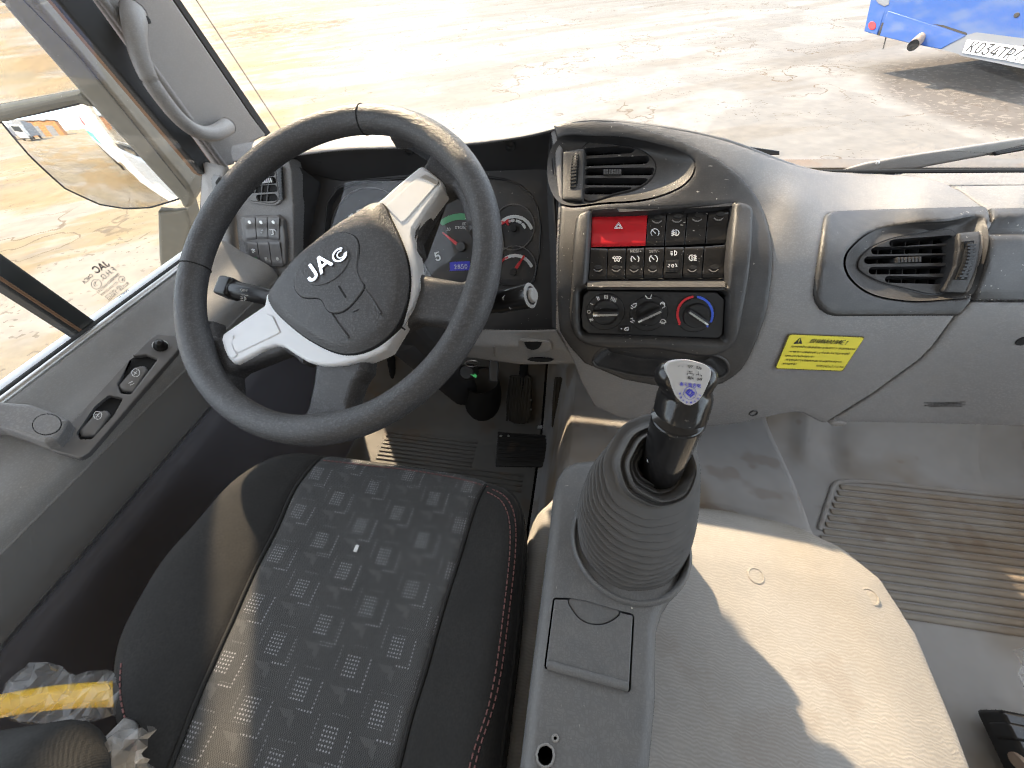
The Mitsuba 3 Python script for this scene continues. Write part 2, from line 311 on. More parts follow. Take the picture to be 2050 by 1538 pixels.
# the seat's patterned centre cloth: squares of white dots and L-shaped dotted lines on a dark weave
SQ0 = atz(630, 1073, -0.438)[:2]; SQM = np.linalg.inv(np.column_stack([atz(676, 1137, -0.438)[:2] - SQ0, atz(588.5, 1170, -0.438)[:2] - SQ0]))
SQA = np.column_stack([atz(676, 1137, -0.438)[:2] - SQ0, atz(588.5, 1170, -0.438)[:2] - SQ0])
SQM, SQA = [[[float(v) for v in r] for r in A.tolist()] for A in (SQM, SQA)]
def seat_pattern(p, n, uv):
    x, y = p.x - float(SQ0[0]), p.y - float(SQ0[1])
    i = SQM[0][0] * x + SQM[0][1] * y; j = SQM[1][0] * x + SQM[1][1] * y
    fi, fj = i - dr.round(i), j - dr.round(j)
    lx = SQA[0][0] * fi + SQA[0][1] * fj; ly = SQA[1][0] * fi + SQA[1][1] * fj      # metres from the nearest square's centre
    S = 0.0031
    dot = smoothstep(0.35, 0.75, dr.sin(x * math.pi / S) * dr.sin(x * math.pi / S) * dr.sin(y * math.pi / S) * dr.sin(y * math.pi / S))
    inside = lambda cx, cy, hx, hy: dr.select((dr.abs(lx - cx) < hx) & (dr.abs(ly - cy) < hy), 1.0, 0.0)
    sq = inside(0, 0, 0.0078, 0.0094)
    ell = dr.maximum(inside(0.0195, -0.003, 0.0016, 0.0125), inside(0.0125, -0.0155, 0.008, 0.0016))
    ell2 = dr.maximum(inside(-0.015, 0.006, 0.0013, 0.010), 0.6 * inside(0.004, 0.0165, 0.009, 0.0013))
    patch = dr.maximum(inside(-0.006, -0.019, 0.009, 0.0028), inside(0.0035, -0.027, 0.0028, 0.008))
    rib = 0.5 + 0.5 * dr.sin(x * 2900 + 0.8 * dr.sin(y * 1450)) * dr.sin(y * 2900)
    base = mix((0.022, 0.022, 0.0225), (0.125, 0.124, 0.122), rib * (0.55 + 0.4 * fbm(p.x * 30, p.y * 30)))
    base = mix(base, (0.15, 0.148, 0.145), 0.28 * patch)
    return mix(base, (0.36, 0.36, 0.38), dot * dr.maximum(sq, dr.maximum(ell * 0.9, ell2 * 0.5)))
mat('seat_cloth', seat_pattern, 0.8, lambda p, n, uv: 0.0003 * dr.sin(p.x * 2400) * dr.sin(p.y * 2400), sheen=0.5)

def ground_col(p, n, uv):
    """Trodden sand to the left, pale dried concrete ahead and to the right, slush, mud and cracks."""
    w = fbm(p.x * 0.35, p.y * 0.35, 1.0, 4)
    sand = smoothstep(1.2, -2.2, p.x + 0.5 * p.y + 3.5 * (w - 0.5))
    c = mix((0.218, 0.203, 0.184), (0.245, 0.188, 0.104), sand)
    slab_ = fbm(p.x * 0.22 + 20, p.y * 0.22, 7.0, 4)
    c = mix(c, (0.285, 0.268, 0.245), 0.8 * smoothstep(0.49, 0.515, slab_) * (1 - 0.6 * sand))
    a, b = p.x * 0.86 + p.y * 0.5, p.y * 0.86 - p.x * 0.5                              # along and across the wheel tracks
    st = fbm(a * 0.8, b * 2.6, 5.0, 5)
    c = mix(c, (0.30, 0.27, 0.235), 0.75 * smoothstep(0.47, 0.62, st) * (0.25 + 0.75 * sand))
    c = mix(c, (0.165, 0.138, 0.105), 0.5 * smoothstep(0.52, 0.7, fbm(a * 0.5 + 7, b * 1.6, 2.0, 5)))
    c = mix(c, (0.26, 0.165, 0.062), 0.55 * smoothstep(0.5, 0.7, fbm(p.x * 1.5 + 40, p.y * 1.5, 2.0, 5)) * sand)
    mud = smoothstep(0.40, 0.56, fbm(p.x * 0.5 + 11, p.y * 0.3 - 4, 9.0, 5)) * smoothstep(10.0, 3.0, dr.sqrt(dr.square(p.x + 15.5) + dr.square((p.y - 21) * 0.75)))
    c = mix(c, (0.15, 0.062, 0.022), 0.8 * mud * smoothstep(0.35, 0.6, noise(p.x * 5, p.y * 5)))
    cr = fbm(p.x * 1.1 + 3, p.y * 1.1, 4.0, 5)
    c = mix(c, (0.12, 0.08, 0.045), 0.8 * smoothstep(0.014, 0.002, dr.abs(cr - 0.52)) * smoothstep(0.42, 0.6, noise(p.x * 0.8 + 9, p.y * 0.8)))
    sp = smoothstep(0.80, 0.9, noise(p.x * 30, p.y * 30)) * smoothstep(0.42, 0.6, fbm(p.x * 2, p.y * 2, 8.0))
    c = mix(c, (0.11, 0.085, 0.06), 0.6 * sp)
    bus_shade = smoothstep(2.2, 1.7, dr.sqrt(dr.square((p.x - 5.9) * 0.9) + dr.square((p.y - 6.4) * 0.8)) + 0.8 * (w - 0.5))   # bus shadow painted in as a darker tone over the gravel
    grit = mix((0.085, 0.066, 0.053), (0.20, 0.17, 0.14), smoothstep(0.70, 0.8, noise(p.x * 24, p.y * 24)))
    c = mix(c, grit, 0.75 * bus_shade)
    return c * (0.63 + 0.2 * fbm(p.x * 9, p.y * 9, 3.0, 4))
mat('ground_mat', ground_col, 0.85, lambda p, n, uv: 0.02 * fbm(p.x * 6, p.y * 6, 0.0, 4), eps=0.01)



# ------------------------------------------------------------------ setting: ground
g = np.linspace(-1, 1, 41); gx = np.sign(g) * np.abs(g) ** 3 * 900
V = np.stack(list(np.meshgrid(gx, gx + 3, indexing='ij')) + [np.full((41, 41), -1.5)], -1)
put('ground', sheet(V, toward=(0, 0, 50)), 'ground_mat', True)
labels['ground'] = {'label': 'trodden sandy yard with pale dried concrete, mud and slush outside the cab', 'category': 'ground', 'kind': 'structure'}

# ------------------------------------------------------------------ cab shell
cab = thing('truck_cab', 'grey lined truck cab with its windows, seen from above the driver seat', 'truck cab')
part(cab, 'roof', bx((0.16, -0.08, 0.50), (1.76, 1.30, 0.05), r=0.02), 'headliner')
part(cab, 'header_beam', bx((0.16, 0.585, 0.465), (1.76, 0.07, 0.06), r=0.015), 'headliner')
part(cab, 'rear_wall', bx((0.16, -0.74, -0.22), (1.72, 0.05, 1.42), r=0.02), 'headliner')
part(cab, 'firewall', bx((0.16, 0.82, -0.62), (1.76, 0.04, 0.68)), 'floor_dirty')
part(cab, 'floor_pan', bx((0.16, 0.0, -0.945), (1.74, 1.60, 0.04)), 'void')
part(cab, 'side_wall', bx((-0.70, -0.62, -0.22), (0.05, 0.28, 1.42)), 'headliner')
part(cab, 'side_wall', bx((1.03, -0.62, -0.22), (0.05, 0.28, 1.42)), 'headliner')
part(cab, 'passenger_door', bx((1.03, 0.15, -0.62), (0.05, 1.28, 0.62), r=0.02), 'door_trim')
part(cab, 'passenger_pillar', hull([(1.0, 0.74, -0.26), (0.99, 0.60, 0.47)], (0.035, 0.035)), 'trim_grey')
part(cab, 'side_rail', bx((-0.69, 0.0, 0.445), (0.06, 1.2, 0.07), r=0.015), 'headliner')
part(cab, 'side_rail', bx((1.02, 0.0, 0.445), (0.06, 1.2, 0.07), r=0.015), 'headliner')
part(cab, 'outer_skin', bx((-0.745, -0.05, -0.68), (0.03, 1.55, 0.70), r=0.012), 'white_paint')
wb = [(-0.675, 0.825, -0.262), (1.0, 0.775, -0.262)]; wt = [(-0.64, 0.63, 0.45), (0.98, 0.61, 0.45)]
part(cab, 'windshield', sheet(np.array([wb, wt])), 'pane', False, 'clear windshield above the dashboard')
part(cab, 'passenger_window', sheet(np.array([[(1.03, 0.74, -0.31), (1.03, -0.5, -0.31)], [(1.03, 0.6, 0.42), (1.03, -0.5, 0.42)]])), 'pane', False)
part(cab, 'windshield_seal', tube([aty(x, 344 - (x - 1690) * 0.006, 0.722) for x in np.linspace(1640, 2250, 8)], 0.0035, 8), 'rubber')

# left windscreen pillar, its lining and the dark door seal beside it
PIL = plane3(aty(532, 273, 0.800), aty(348, 0, 0.738), atx(191, 0, -0.690), (0, -1, 0))
q = {k: PIL.uv(PIL.px(*p)) for k, p in dict(a=(532, 273), b=(348, 0), c=(191, 0), d=(440, 338), e=(470, 330), f=(485, 297)).items()}
top = lambda b, a, s: b + (b - a) * s
lin = Polygon([q['a'], q['b'], top(q['b'], q['a'], 2.3), top(q['c'], q['d'], 1.9), q['c'], q['d'], q['e'], q['f']])
pil = part(cab, 'pillar_lining', slab(PIL, lin.buffer(0.004).buffer(-0.004), -0.014, 0.0, 0.005), 'trim_grey', label='taupe lining of the left windscreen pillar')
q2 = [PIL.uv(PIL.px(*p, -0.004)) for p in ((532, 273), (348, 0), (360, 0), (541, 266))]
frit = Polygon([q2[0], q2[1], top(q2[1], q2[0], 2.3), top(q2[2], q2[3], 2.3), q2[2], q2[3]]).buffer(0)
part(cab, 'windshield_seal', slab(PIL, frit, -0.012, -0.003), 'rubber')
# soft roll of the lining beside the door seal
e0, e1 = PIL.px(452, 338), PIL.px(205, 0); part(pil, 'edge_roll', tube([e1 + (e1 - e0) * 1.6, e1, e0], 0.006, 12), 'trim_grey')
DF = Pl((-0.685, 0, 0), (1, 0, 0), (0, -1, 0))
def extended(pl, a, b, c, d, s):                       # a-b and d-c run up out of the picture
    a, b, c, d = [pl.uv(pl.px(*p)) for p in (a, b, c, d)]; return Polygon([a, b, b + (b - a) * s, c + (c - d) * s, c, d]).buffer(0)
part(cab, 'door_seal', slab(DF, extended(DF, (440, 352), (186, 0), (112, 0), (404, 348), 1.7), -0.008, 0.002, 0.004), 'rubber')
part(cab, 'seal_lip', tube([PIL.px(178, 0, 0.004) + (PIL.px(178, 0, 0.004) - PIL.px(432, 346, 0.004)) * 1.6, PIL.px(178, 0, 0.004), PIL.px(432, 346, 0.004)], 0.0035, 8), 'frame_brown')
DG = DF.off(-0.012)
part(cab, 'door_frame', slab(DG, extended(DG, (404, 352), (113, 0), (101, 0), (394, 348), 1.7), -0.006, 0.003, 0.003), 'frame_brown', label='brown painted edge of the driver door frame')
# grab handle on the pillar
hp = [(268, 24), (269, 50), (273, 85), (283, 122), (300, 160), (327, 200), (357, 236), (388, 260), (418, 268), (440, 262), (456, 252)]
hh = [0.006, 0.026, 0.036, 0.04, 0.042, 0.042, 0.042, 0.04, 0.034, 0.022, 0.005]
hpts = curve([PIL.px(x, y, h + .004) for (x, y), h in zip(hp, hh)], 60)
hr = np.interp(np.linspace(0, 1, 60), [0, .1, .25, .5, .75, .9, 1], [.0155, .0145, .0118, .0108, .0112, .0125, .013])
gh = single('grab_handle', tube(hpts, hr, 16), 'trim_grey', 'grey curved grab handle on the left windscreen pillar', 'grab handle', True)
for c, r in (((296, 40), .0042), ((459, 254), .0036)):
    part(gh, 'screw_hole', lathe(PIL.px(*c, 0.029 if c[0] < 400 else 0.021), PIL.n + 0.5 * PIL.a * -1, [(-0.01, r), (0.0012, r), (0.0014, r * 0.1)], 16), 'void')

# unseen visors added behind the windshield, sized to shape the sun patches inside
for x0, x1, z0, lb in ((-0.655, -0.215, 0.050, 'unseen grey visor added before the driver to shade seat and console'), (-0.20, 0.62, 0.145, 'unseen grey visor added before the passenger to cut the sun short')):
    v = thing('added_visor', lb, 'sun visor', 'added visors under the roof')
    R = np.array([(1, 0, 0), nrm((0, 0.97, 0.22)), nrm((0, -0.22, 0.97))])
    zt = 0.44; part(v, 'panel', bx(((x0 + x1) / 2, 0.655 - 0.09 * ((z0 + zt) / 2 + 0.1), (z0 + zt) / 2), (x1 - x0, 0.018, zt - z0), R, r=0.007), 'headliner')
    part(v, 'hinge_rod', tube([(x0, 0.60, 0.435), (x1, 0.60, 0.435)], 0.005, 8), 'plastic_black')

# ------------------------------------------------------------------ driver door
door = thing('driver_door', 'grey driver door with window switches and quarter window, at left', 'door')
def prof_mesh(P, y0, y1, n=40, m=12): C = curve(np.array(P), n); return sheet(np.array([[(x, y, z) for x, z in C] for y in np.linspace(y0, y1, m)]), 0.012, (0, 0, 0))
part(door, 'trim_panel', prof_mesh([(-0.678, -0.325), (-0.672, -0.316), (-0.64, -0.336), (-0.606, -0.358), (-0.594, -0.372), (-0.592, -0.392)], -0.55, 0.55), 'door_trim', True)
part(door, 'woven_panel', prof_mesh([(-0.5925, -0.389), (-0.594, -0.41), (-0.599, -0.445), (-0.606, -0.474)], -0.55, 0.53), 'door_cloth', True, 'dark woven panel below the window switches')
part(door, 'map_pocket', prof_mesh([(-0.603, -0.476), (-0.592, -0.483), (-0.585, -0.51), (-0.578, -0.60), (-0.575, -0.85)], -0.55, 0.50), 'door_low', True)
LG = Pl((-0.64, 0, -0.3355), (0.543, 0, 0.84), (0, 1, 0))
belt = [atx(x, y, -0.672) for x, y in ((-60, 862), (20, 802), (110, 733), (206, 660), (350, 551), (410, 505))]
part(door, 'belt_seal', tube([p + (0, 0, 0.004) for p in belt], 0.0055, 10), 'steel', True)
part(door, 'belt_rubber', tube([p + (-0.009, 0, 0.006) for p in belt], 0.0045, 8), 'rubber', True)
pk = [LG.poly([(236, 770), (264, 714), (294, 711), (316, 719), (296, 745), (262, 790), (242, 788)], 0.003, .006), LG.poly([(154, 868), (190, 815), (218, 792), (247, 798), (228, 832), (184, 880), (160, 880)], 0.003, .006)]
plate = LG.poly([(102, 902), (108, 885), (300, 678), (315, 669), (375, 674), (366, 692), (178, 908), (160, 918)], 0.004, .006)
for p in pk: plate = plate.difference(p)
part(door, 'switch_plate', slab(LG, plate, -0.003, 0.007, 0.002), 'film_grey', label='grey switch plate along the door ledge')
for P, f, sy in (([(243, 783), (236, 772), (268, 736), (290, 731), (297, 742), (268, 785)], (272, 747), (262, 768)), ([(162, 874), (158, 862), (192, 826), (214, 820), (222, 831), (190, 874)], (196, 832), None)):
    w = part(door, 'window_switch', slab(LG, LG.poly(P, 0.004, .004), 0.0, 0.0055, 0.0035), 'film_grey', label='window lift rocker in the switch plate')
    part(w, 'symbol', mark(LG.off(.0052), [arc(f, 8, 0, 360, 20), [(f[0] - 3, f[1] + 4), (f[0] + 3, f[1] - 4)], [(f[0] - 4, f[1] - 2), (f[0] + 2, f[1] + 2)]] + ([[(sy[0] - 4, sy[1]), (sy[0] + 4, sy[1] - 4)], [(sy[0] - 1, sy[1] + 4), (sy[0] + 7, sy[1])]] if sy else []), 1.4), 'print_white')
for p in pk: part(door, 'switch_pocket', slab(LG, p.buffer(0.001), -0.002, 0.0012), 'void')
c = LG.px(321, 692, 0.01); lk = part(door, 'lock_button', lathe(c, LG.n, [(-0.006, .0085), (0.0, .0085), (0.001, .0062), (0.007, .0058), (0.0098, .0045), (0.0108, .002), (0.0109, 0)], 24), 'gloss_black', True, 'round black lock button in the switch plate')
part(lk, 'bezel', lathe(LG.px(321, 692, 0.007), LG.n, [(-0.002, .0095), (0.0012, .0094), (0.0022, .0084), (0.0018, .0076)], 24), 'steel', True)
# pull handle at the rear of the ledge
HP = LG.off(0.026)
hd = part(door, 'pull_handle', slab(HP, HP.poly([(-120, 800), (0, 806), (62, 811), (100, 824), (141, 843), (128, 868), (113, 884), (90, 888), (36, 868), (0, 856), (-120, 850)], 0.004), -0.022, 0.004, 0.005), 'dash_grey', label='grey pull handle with a round cap')
part(hd, 'cap', slab(HP, Polygon(HP.uv([HP.px(x, y, .004) for x, y in arc((94, 850), 28, 0, 360, 40, 20, -0.1)])), 0.001, 0.0046, 0.0006), 'dash_grey')
part(hd, 'cap_gap', slab(HP, Polygon(HP.uv([HP.px(x, y, .004) for x, y in arc((94, 850), 30, 0, 360, 40, 21.6, -0.1)])), 0.001, 0.00425), 'void')
# glass of the door and of its quarter light, with the bar between them
part(door, 'window_pane', sheet(np.array([[(-0.683, 0.64, -0.33), (-0.683, -0.52, -0.33)], [(-0.683, 0.46, 0.42), (-0.683, -0.52, 0.42)]])), 'pane', False, 'clear glass of the driver door')
DB = Pl((-0.690, 0, 0), (1, 0, 0), (0, -1, 0))
db = part(door, 'divider_bar', slab(DB, DB.poly([(-260, 338), (0, 508), (209, 658), (176, 686), (0, 572), (-260, 405)]), -0.02, 0.004, 0.004), 'rubber', label='black bar dividing the door glass')
part(db, 'trim_line', tube([DB.px(x, y, 0.006) for x, y in ((-260, 388), (0, 557), (182, 676))], 0.0022, 8), 'frame_brown')
GP = Pl((-0.6815, 0, 0), (1, 0, 0), (0, -1, 0))
for s_, a, b, bo, z in (('JAC', (221, 531), (192, 548), True, None), ('F.H.G.', (233, 541), (205, 562), False, None), ('TEMPERED EE00191', (240, 549), (196, 588), False, None), ('DOT 823 LEI79XX', (236, 566), (203, 593), False, None),
                        ('43R-0019773', (242, 573), (212, 597), False, None), ('8151B-TA010', (259, 568), (218, 602), False, None), ('CN/NRY 12', (258, 581), (237, 597), False, None), ('CNCA', (187, 552), (169, 569), False, None)):
    part(door, 'glass_lettering', text(GP, a, b, s_, bold=bo, mirror=True), 'print_black', False)
part(door, 'glass_mark', mark(GP, [arc((192, 569), 10, 0, 360, 24), arc((192, 569), 5, 100, 260, 10), arc((195, 567), 5, 100, 260, 10), arc((243, 559.5), 6.5, 0, 360, 20), [(241, 562), (246, 558)], [(244, 563), (246, 558), (242, 556)]], 0.8), 'print_black', False)

# ------------------------------------------------------------------ outside: mirror, wipers, antenna
MP = Pl(atx(200, 300, -0.90), (0.40, -0.90, -0.05), (-1, -0.4, 0))
mir = thing('side_mirror', 'dusty grey wing mirror with two glasses outside the driver door', 'wing mirror')
mu = [MP.uv(MP.px(*p)) for p in ((165, 178), (0, 208), (-250, 252), (20, 0))]; mup = nrm(mu[3] - mu[0]) * .46
part(mir, 'main_glass', slab(MP, Polygon([mu[0] + mup, mu[0], mu[1], mu[2], mu[2] + mup]), -0.004, 0.0), 'mirror_glass', False, 'upper flat mirror glass showing pale sand')
low = MP.poly([(-70, 258), (0, 243), (165, 206), (188, 209), (205, 226), (245, 268), (300, 327), (345, 368), (366, 392), (358, 400), (300, 415), (250, 416), (200, 408), (130, 376), (60, 312), (0, 247)])
cc = MP.xyz(np.array(low.centroid.coords[0])); Rm = 0.42                        # the lower glass bulges: part of a ball of radius Rm
gx_ = np.array([p for p in [(a, b) for a in np.arange(low.bounds[0], low.bounds[2], .006) for b in np.arange(low.bounds[1], low.bounds[3], .006)] if low.buffer(-.002).contains(Point(p))])
bd = resample(np.array(low.exterior.coords)[:-1], .004); Q = np.vstack([bd, gx_]); D_ = Delaunay(Q).simplices
D_ = D_[[low.buffer(1e-5).contains(Point(Q[t].mean(0))) for t in D_]]
d2 = ((Q - np.array(low.centroid.coords[0])) ** 2).sum(1); V = MP.xyz(Q) + MP.n * (np.sqrt(Rm ** 2 - d2) - Rm + 0.012)[:, None]
nn = np.cross(V[D_][:, 1] - V[D_][:, 0], V[D_][:, 2] - V[D_][:, 0]) @ MP.n; D_ = np.where(nn[:, None] < 0, D_[:, ::-1], D_)
part(mir, 'wide_glass', trimesh.Trimesh(V, D_, process=False), 'mirror_glass', True, 'lower curved mirror glass showing the yard behind')
lr = resample(np.array(low.exterior.coords)[:-1], .006); lh = (np.sqrt(Rm ** 2 - ((lr - np.array(low.centroid.coords[0])) ** 2).sum(1)) - Rm + 0.012)
part(mir, 'wide_rim', tube(MP.xyz(lr) + MP.n * lh[:, None], .0016, 6, True), 'rubber', True)
part(mir, 'wide_back', slab(MP, low.buffer(0.003), -0.05, -0.016, 0.0), 'mirror_shell')
part(mir, 'cross_bar', slab(MP, MP.poly([(-250, 262), (-250, 250), (0, 209), (165, 178), (178, 190), (195, 214), (160, 205), (0, 244)], 0.003), -0.04, 0.012, 0.008), 'mirror_shell')
rim = [(85, 0), (206, 147), (325, 294), (383, 365), (393, 390), (388, 406), (372, 415), (364, 396), (328, 358), (201, 219), (10, 0)]
sh = part(mir, 'shell', slab(MP, MP.poly(rim, 0.006).union(Polygon([MP.uv(MP.px(10, 0)), MP.uv(MP.px(14, 5)), MP.uv(MP.px(88, 5)), MP.uv(MP.px(85, 0)) + mup * .62, MP.uv(MP.px(10, 0)) + mup * .62])), -0.06, 0.016, 0.008), 'mirror_shell', label='dusty edge of the mirror shell')
part(sh, 'seam', mark(MP.off(.0158), [[(47, 0), (165, 120), (262, 240), (372, 378)]], 1.6), 'rubber')
br = MP.off(-0.03)
part(mir, 'bracket', slab(br, br.poly([(321, 416), (352, 415), (379, 411), (389, 447), (372, 505), (360, 546), (338, 558), (328, 546), (323, 505)], 0.004), -0.05, 0.02, 0.006), 'mirror_shell')
WY = Pl((0.5, 0.800, -0.25), (0, -0.96, 0.27))
wp = thing('windshield_wiper', 'long dusty wiper arm lying across the lower windshield, at right', 'wiper', 'wipers on the windshield')
part(wp, 'arm', slab(WY, WY.poly([(1672, 342), (1730, 325), (1800, 312), (2060, 272), (2180, 252), (2180, 272), (2060, 291), (1820, 338), (1740, 342)]), 0.004, 0.014, 0.004), 'trim_grey')
part(wp, 'arm_flange', slab(WY, WY.poly([(1728, 342), (1760, 332), (1850, 318), (2060, 283), (2180, 264), (2180, 274), (2060, 294), (1800, 343)]), -0.006, 0.0045), 'plastic_black')
part(wp, 'blade', slab(WY, WY.poly([(1972, 304), (2060, 283), (2200, 252), (2200, 262), (2060, 295), (1974, 311)]), 0.006, 0.02, 0.003), 'plastic_black')
part(wp, 'rivet', lathe(WY.px(1757, 327, .014), WY.n, [(0, .003), (.0012, .0026), (.0018, 0)], 14), 'chrome', True)
w2 = thing('windshield_wiper', 'tip of a black wiper blade behind the dashboard hump', 'wiper', 'wipers on the windshield')
part(w2, 'blade', slab(WY, WY.poly([(1440, 285), (1556, 302), (1556, 310), (1440, 312)]), 0.002, 0.012, 0.003), 'plastic_black')
single('radio_antenna', tube([aty(393, 0, 0.87) + (aty(393, 0, 0.87) - aty(562, 258, 0.90)) * 0.6, aty(393, 0, 0.87), aty(562, 258, 0.90), aty(570, 270, 0.905)], 0.0009, 6), 'rubber', 'thin black antenna wire outside the windshield by the pillar', 'antenna')

# ------------------------------------------------------------------ the blue bus ahead
BC = atz(1729, 67, -1.10); th = math.radians(-68); d1 = np.array([math.cos(th), math.sin(th), 0]); d2_ = np.array([-d1[1], d1[0], 0]); LEAN = 0.22
BP = Pl(BC, -d2_ + np.array([0, 0, LEAN]), d1)
bus = thing('blue_bus', 'dusty blue bus seen from behind, its rear corner at upper right', 'bus')
def bcorner(w, l, z): return BC + d1 * w + d2_ * (l + LEAN * min(z, 2.0)) + np.array([0, 0, z])
W_, L_, H_ = 2.45, 7.0, 2.6
part(bus, 'body', hull([bcorner(a, b, z) for a in (0.05, W_ - 0.05) for b in (0.05, L_) for z in (0.05, 0.8, H_)], [0.05] * 12, 16), 'bus_blue', 30)
def bmark(name, P, h0, h1, m, bev=0.0, r=0.0, label=None, par=bus): return part(par, name, slab(BP, BP.poly(P, r), h0, h1, bev), m, label=label)
bmark('corner_panel', [(1745, -3), (1781, -3), (1756, 70), (1731, 63)], -0.02, 0.012, 'bus_blue', 0.006)
bmark('panel_gap', [(1782, 0), (1786, 0), (1761, 71), (1757, 71)], -0.02, 0.004, 'rubber')
bmark('lower_panel', [(1779, 22), (1860, 48), (1934, 72), (1900, 90), (1884, 99), (1854, 93), (1819, 86), (1762, 72)], -0.02, 0.014, 'bus_blue', 0.006)
bmark('crease', [(1780, 15), (1860, 41), (1936, 66), (1936, 71), (1860, 46), (1779, 20)], -0.02, 0.006, 'rubber')
bmark('plate_recess', [(1937, 70), (1955, 65), (2050, 77), (2150, 92), (2150, 165), (2060, 140), (1925, 112), (1918, 108), (1884, 99), (1900, 90)], -0.02, 0.006, 'bus_grey')
bmark('rear_window', [(1886, -4), (2028, 22), (2038, 14), (2150, 28), (2150, -60), (1886, -60)], -0.02, 0.008, 'gloss_black', 0.004)
bmark('tail_lamp', [(1752, -20), (1786, -20), (1781, 10), (1772, 14), (1760, 8), (1754, 0)], -0.02, 0.02, 'bus_grey', 0.006)
bmark('reflector', arc((1747.5, 52), 7.5, 0, 360, 24, 8.5), -0.01, 0.022, 'print_red', 0.004, label='round red reflector on the corner panel')
bmark('marker_lamp', arc((2037, 31), 7, 0, 360, 18, 4.5, -0.6), -0.01, 0.02, 'rubber', 0.004)
ex0, ex1 = BP.px(1848, 72, -0.08), BP.px(1829, 90, 0.16)
exh = part(bus, 'exhaust_pipe', tube([ex0, ex0 + (ex1 - ex0) * .5, ex1], 0.062, 20), 'rust', True, 'rusty exhaust pipe end')
part(exh, 'opening', lathe(ex1, ex1 - ex0, [(0.019, 0.06), (0.021, 0.052), (0.0205, 0)], 20), 'void')
part(bus, 'strap', tube([BP.px(1774, 74, -0.02), BP.px(1768, 97, 0.05)], 0.008, 6), 'rubber')
PB = BP.off(0.02)
npl = part(bus, 'number_plate', slab(BP, BP.poly([(1935, 79), (2031, 91.5), (2100, 101), (2092, 137), (2014, 121.5), (1926, 106)], 0.01, 0.02), 0.004, 0.018, 0.003), 'print_white', label='white number plate')
for s_, a, b in (('К', (1931, 102.5), (1944, 105)), ('034', (1946, 105.5), (1989, 114)), ('ТР', (1990, 114), (2018, 119)), ('79', (2025, 112), (2055, 118)), ('RUS', (2028, 121.5), (2044, 124.5))):
    part(npl, 'lettering', text(PB, a, b, s_, lean=0.1), 'print_black', False)
part(npl, 'divider', mark(PB, [[(2031, 92), (2014, 121)]], 1.3), 'print_black')
part(bus, 'wheel', lathe(BC + d1 * 0.02 + d2_ * 3.2 + (0, 0, -0.1), -d1, [(-0.25, 0.1), (-0.25, .45), (0, .45), (0.02, .40), (0.0, .22), (-0.02, 0)], 32), 'rubber')
part(bus, 'wheel', lathe(BC + d1 * (W_ - 0.02) + d2_ * 3.2 + (0, 0, -0.1), d1, [(-0.25, 0.1), (-0.25, .45), (0, .45), (0.02, .40), (0.0, .22), (-0.02, 0)], 32), 'rubber')

# what the wing mirror shows behind: the truck's own white body, a warehouse and parked trucks
tb = thing('cargo_box', 'white cargo box with a green stripe behind the cab, seen in the lower mirror', 'cargo box')
part(tb, 'box', bx((0.16, -3.4, 0.25), (1.9, 4.6, 2.0), r=0.03), 'white_paint')
part(tb, 'stripe', bx((-0.793, -3.4, -0.35), (0.01, 4.4, 0.22)), 'stripe_green')
part(tb, 'side_guard', bx((-0.77, -3.4, -0.98), (0.05, 3.4, 0.25)), 'plastic_black')
part(tb, 'red_band', bx((-0.797, -1.9, 0.0), (0.006, 0.7, 0.18)), 'print_red')
wh = thing('warehouse', 'orange brick warehouse far behind, seen in the lower mirror', 'warehouse')
part(wh, 'wall', bx((-16, -42, 0.6), (16, 8, 4.4)), 'brick_orange'); part(wh, 'roof', bx((-16, -42, 2.95), (16.6, 8.6, 0.3)), 'bus_grey')
for k in range(3): part(wh, 'gate', bx((-21 + k * 5, -37.98, 0.0), (2.6, 0.1, 3.0)), 'bus_grey')
for k, (x, y, m_, lb) in enumerate(((-13, -24, 'bus_grey', 'grey lorry parked far behind, nearest in the lower mirror'), (-19, -27, 'white_paint', 'white lorry parked far behind in the lower mirror'))):
    lo = thing('parked_lorry', lb, 'lorry', 'lorries parked behind')
    part(lo, 'box', bx((x, y, 0.4), (2.4, 5.5, 2.4), r=0.04), m_); part(lo, 'cab', bx((x, y + 3.7, -0.05), (2.3, 1.7, 2.0), r=0.15), 'white_paint')
    part(lo, 'windscreen', bx((x, y + 4.55, 0.35), (1.9, 0.06, 0.8)), 'gloss_black')
    for a in (-1, 1):
        for b in (-1.8, 3.6): part(lo, 'wheel', lathe((x + a * 1.05, y + b, -1.05), (a, 0, 0), [(-.2, .1), (-.2, .45), (.1, .45), (.12, .2), (.12, 0)], 20), 'rubber')

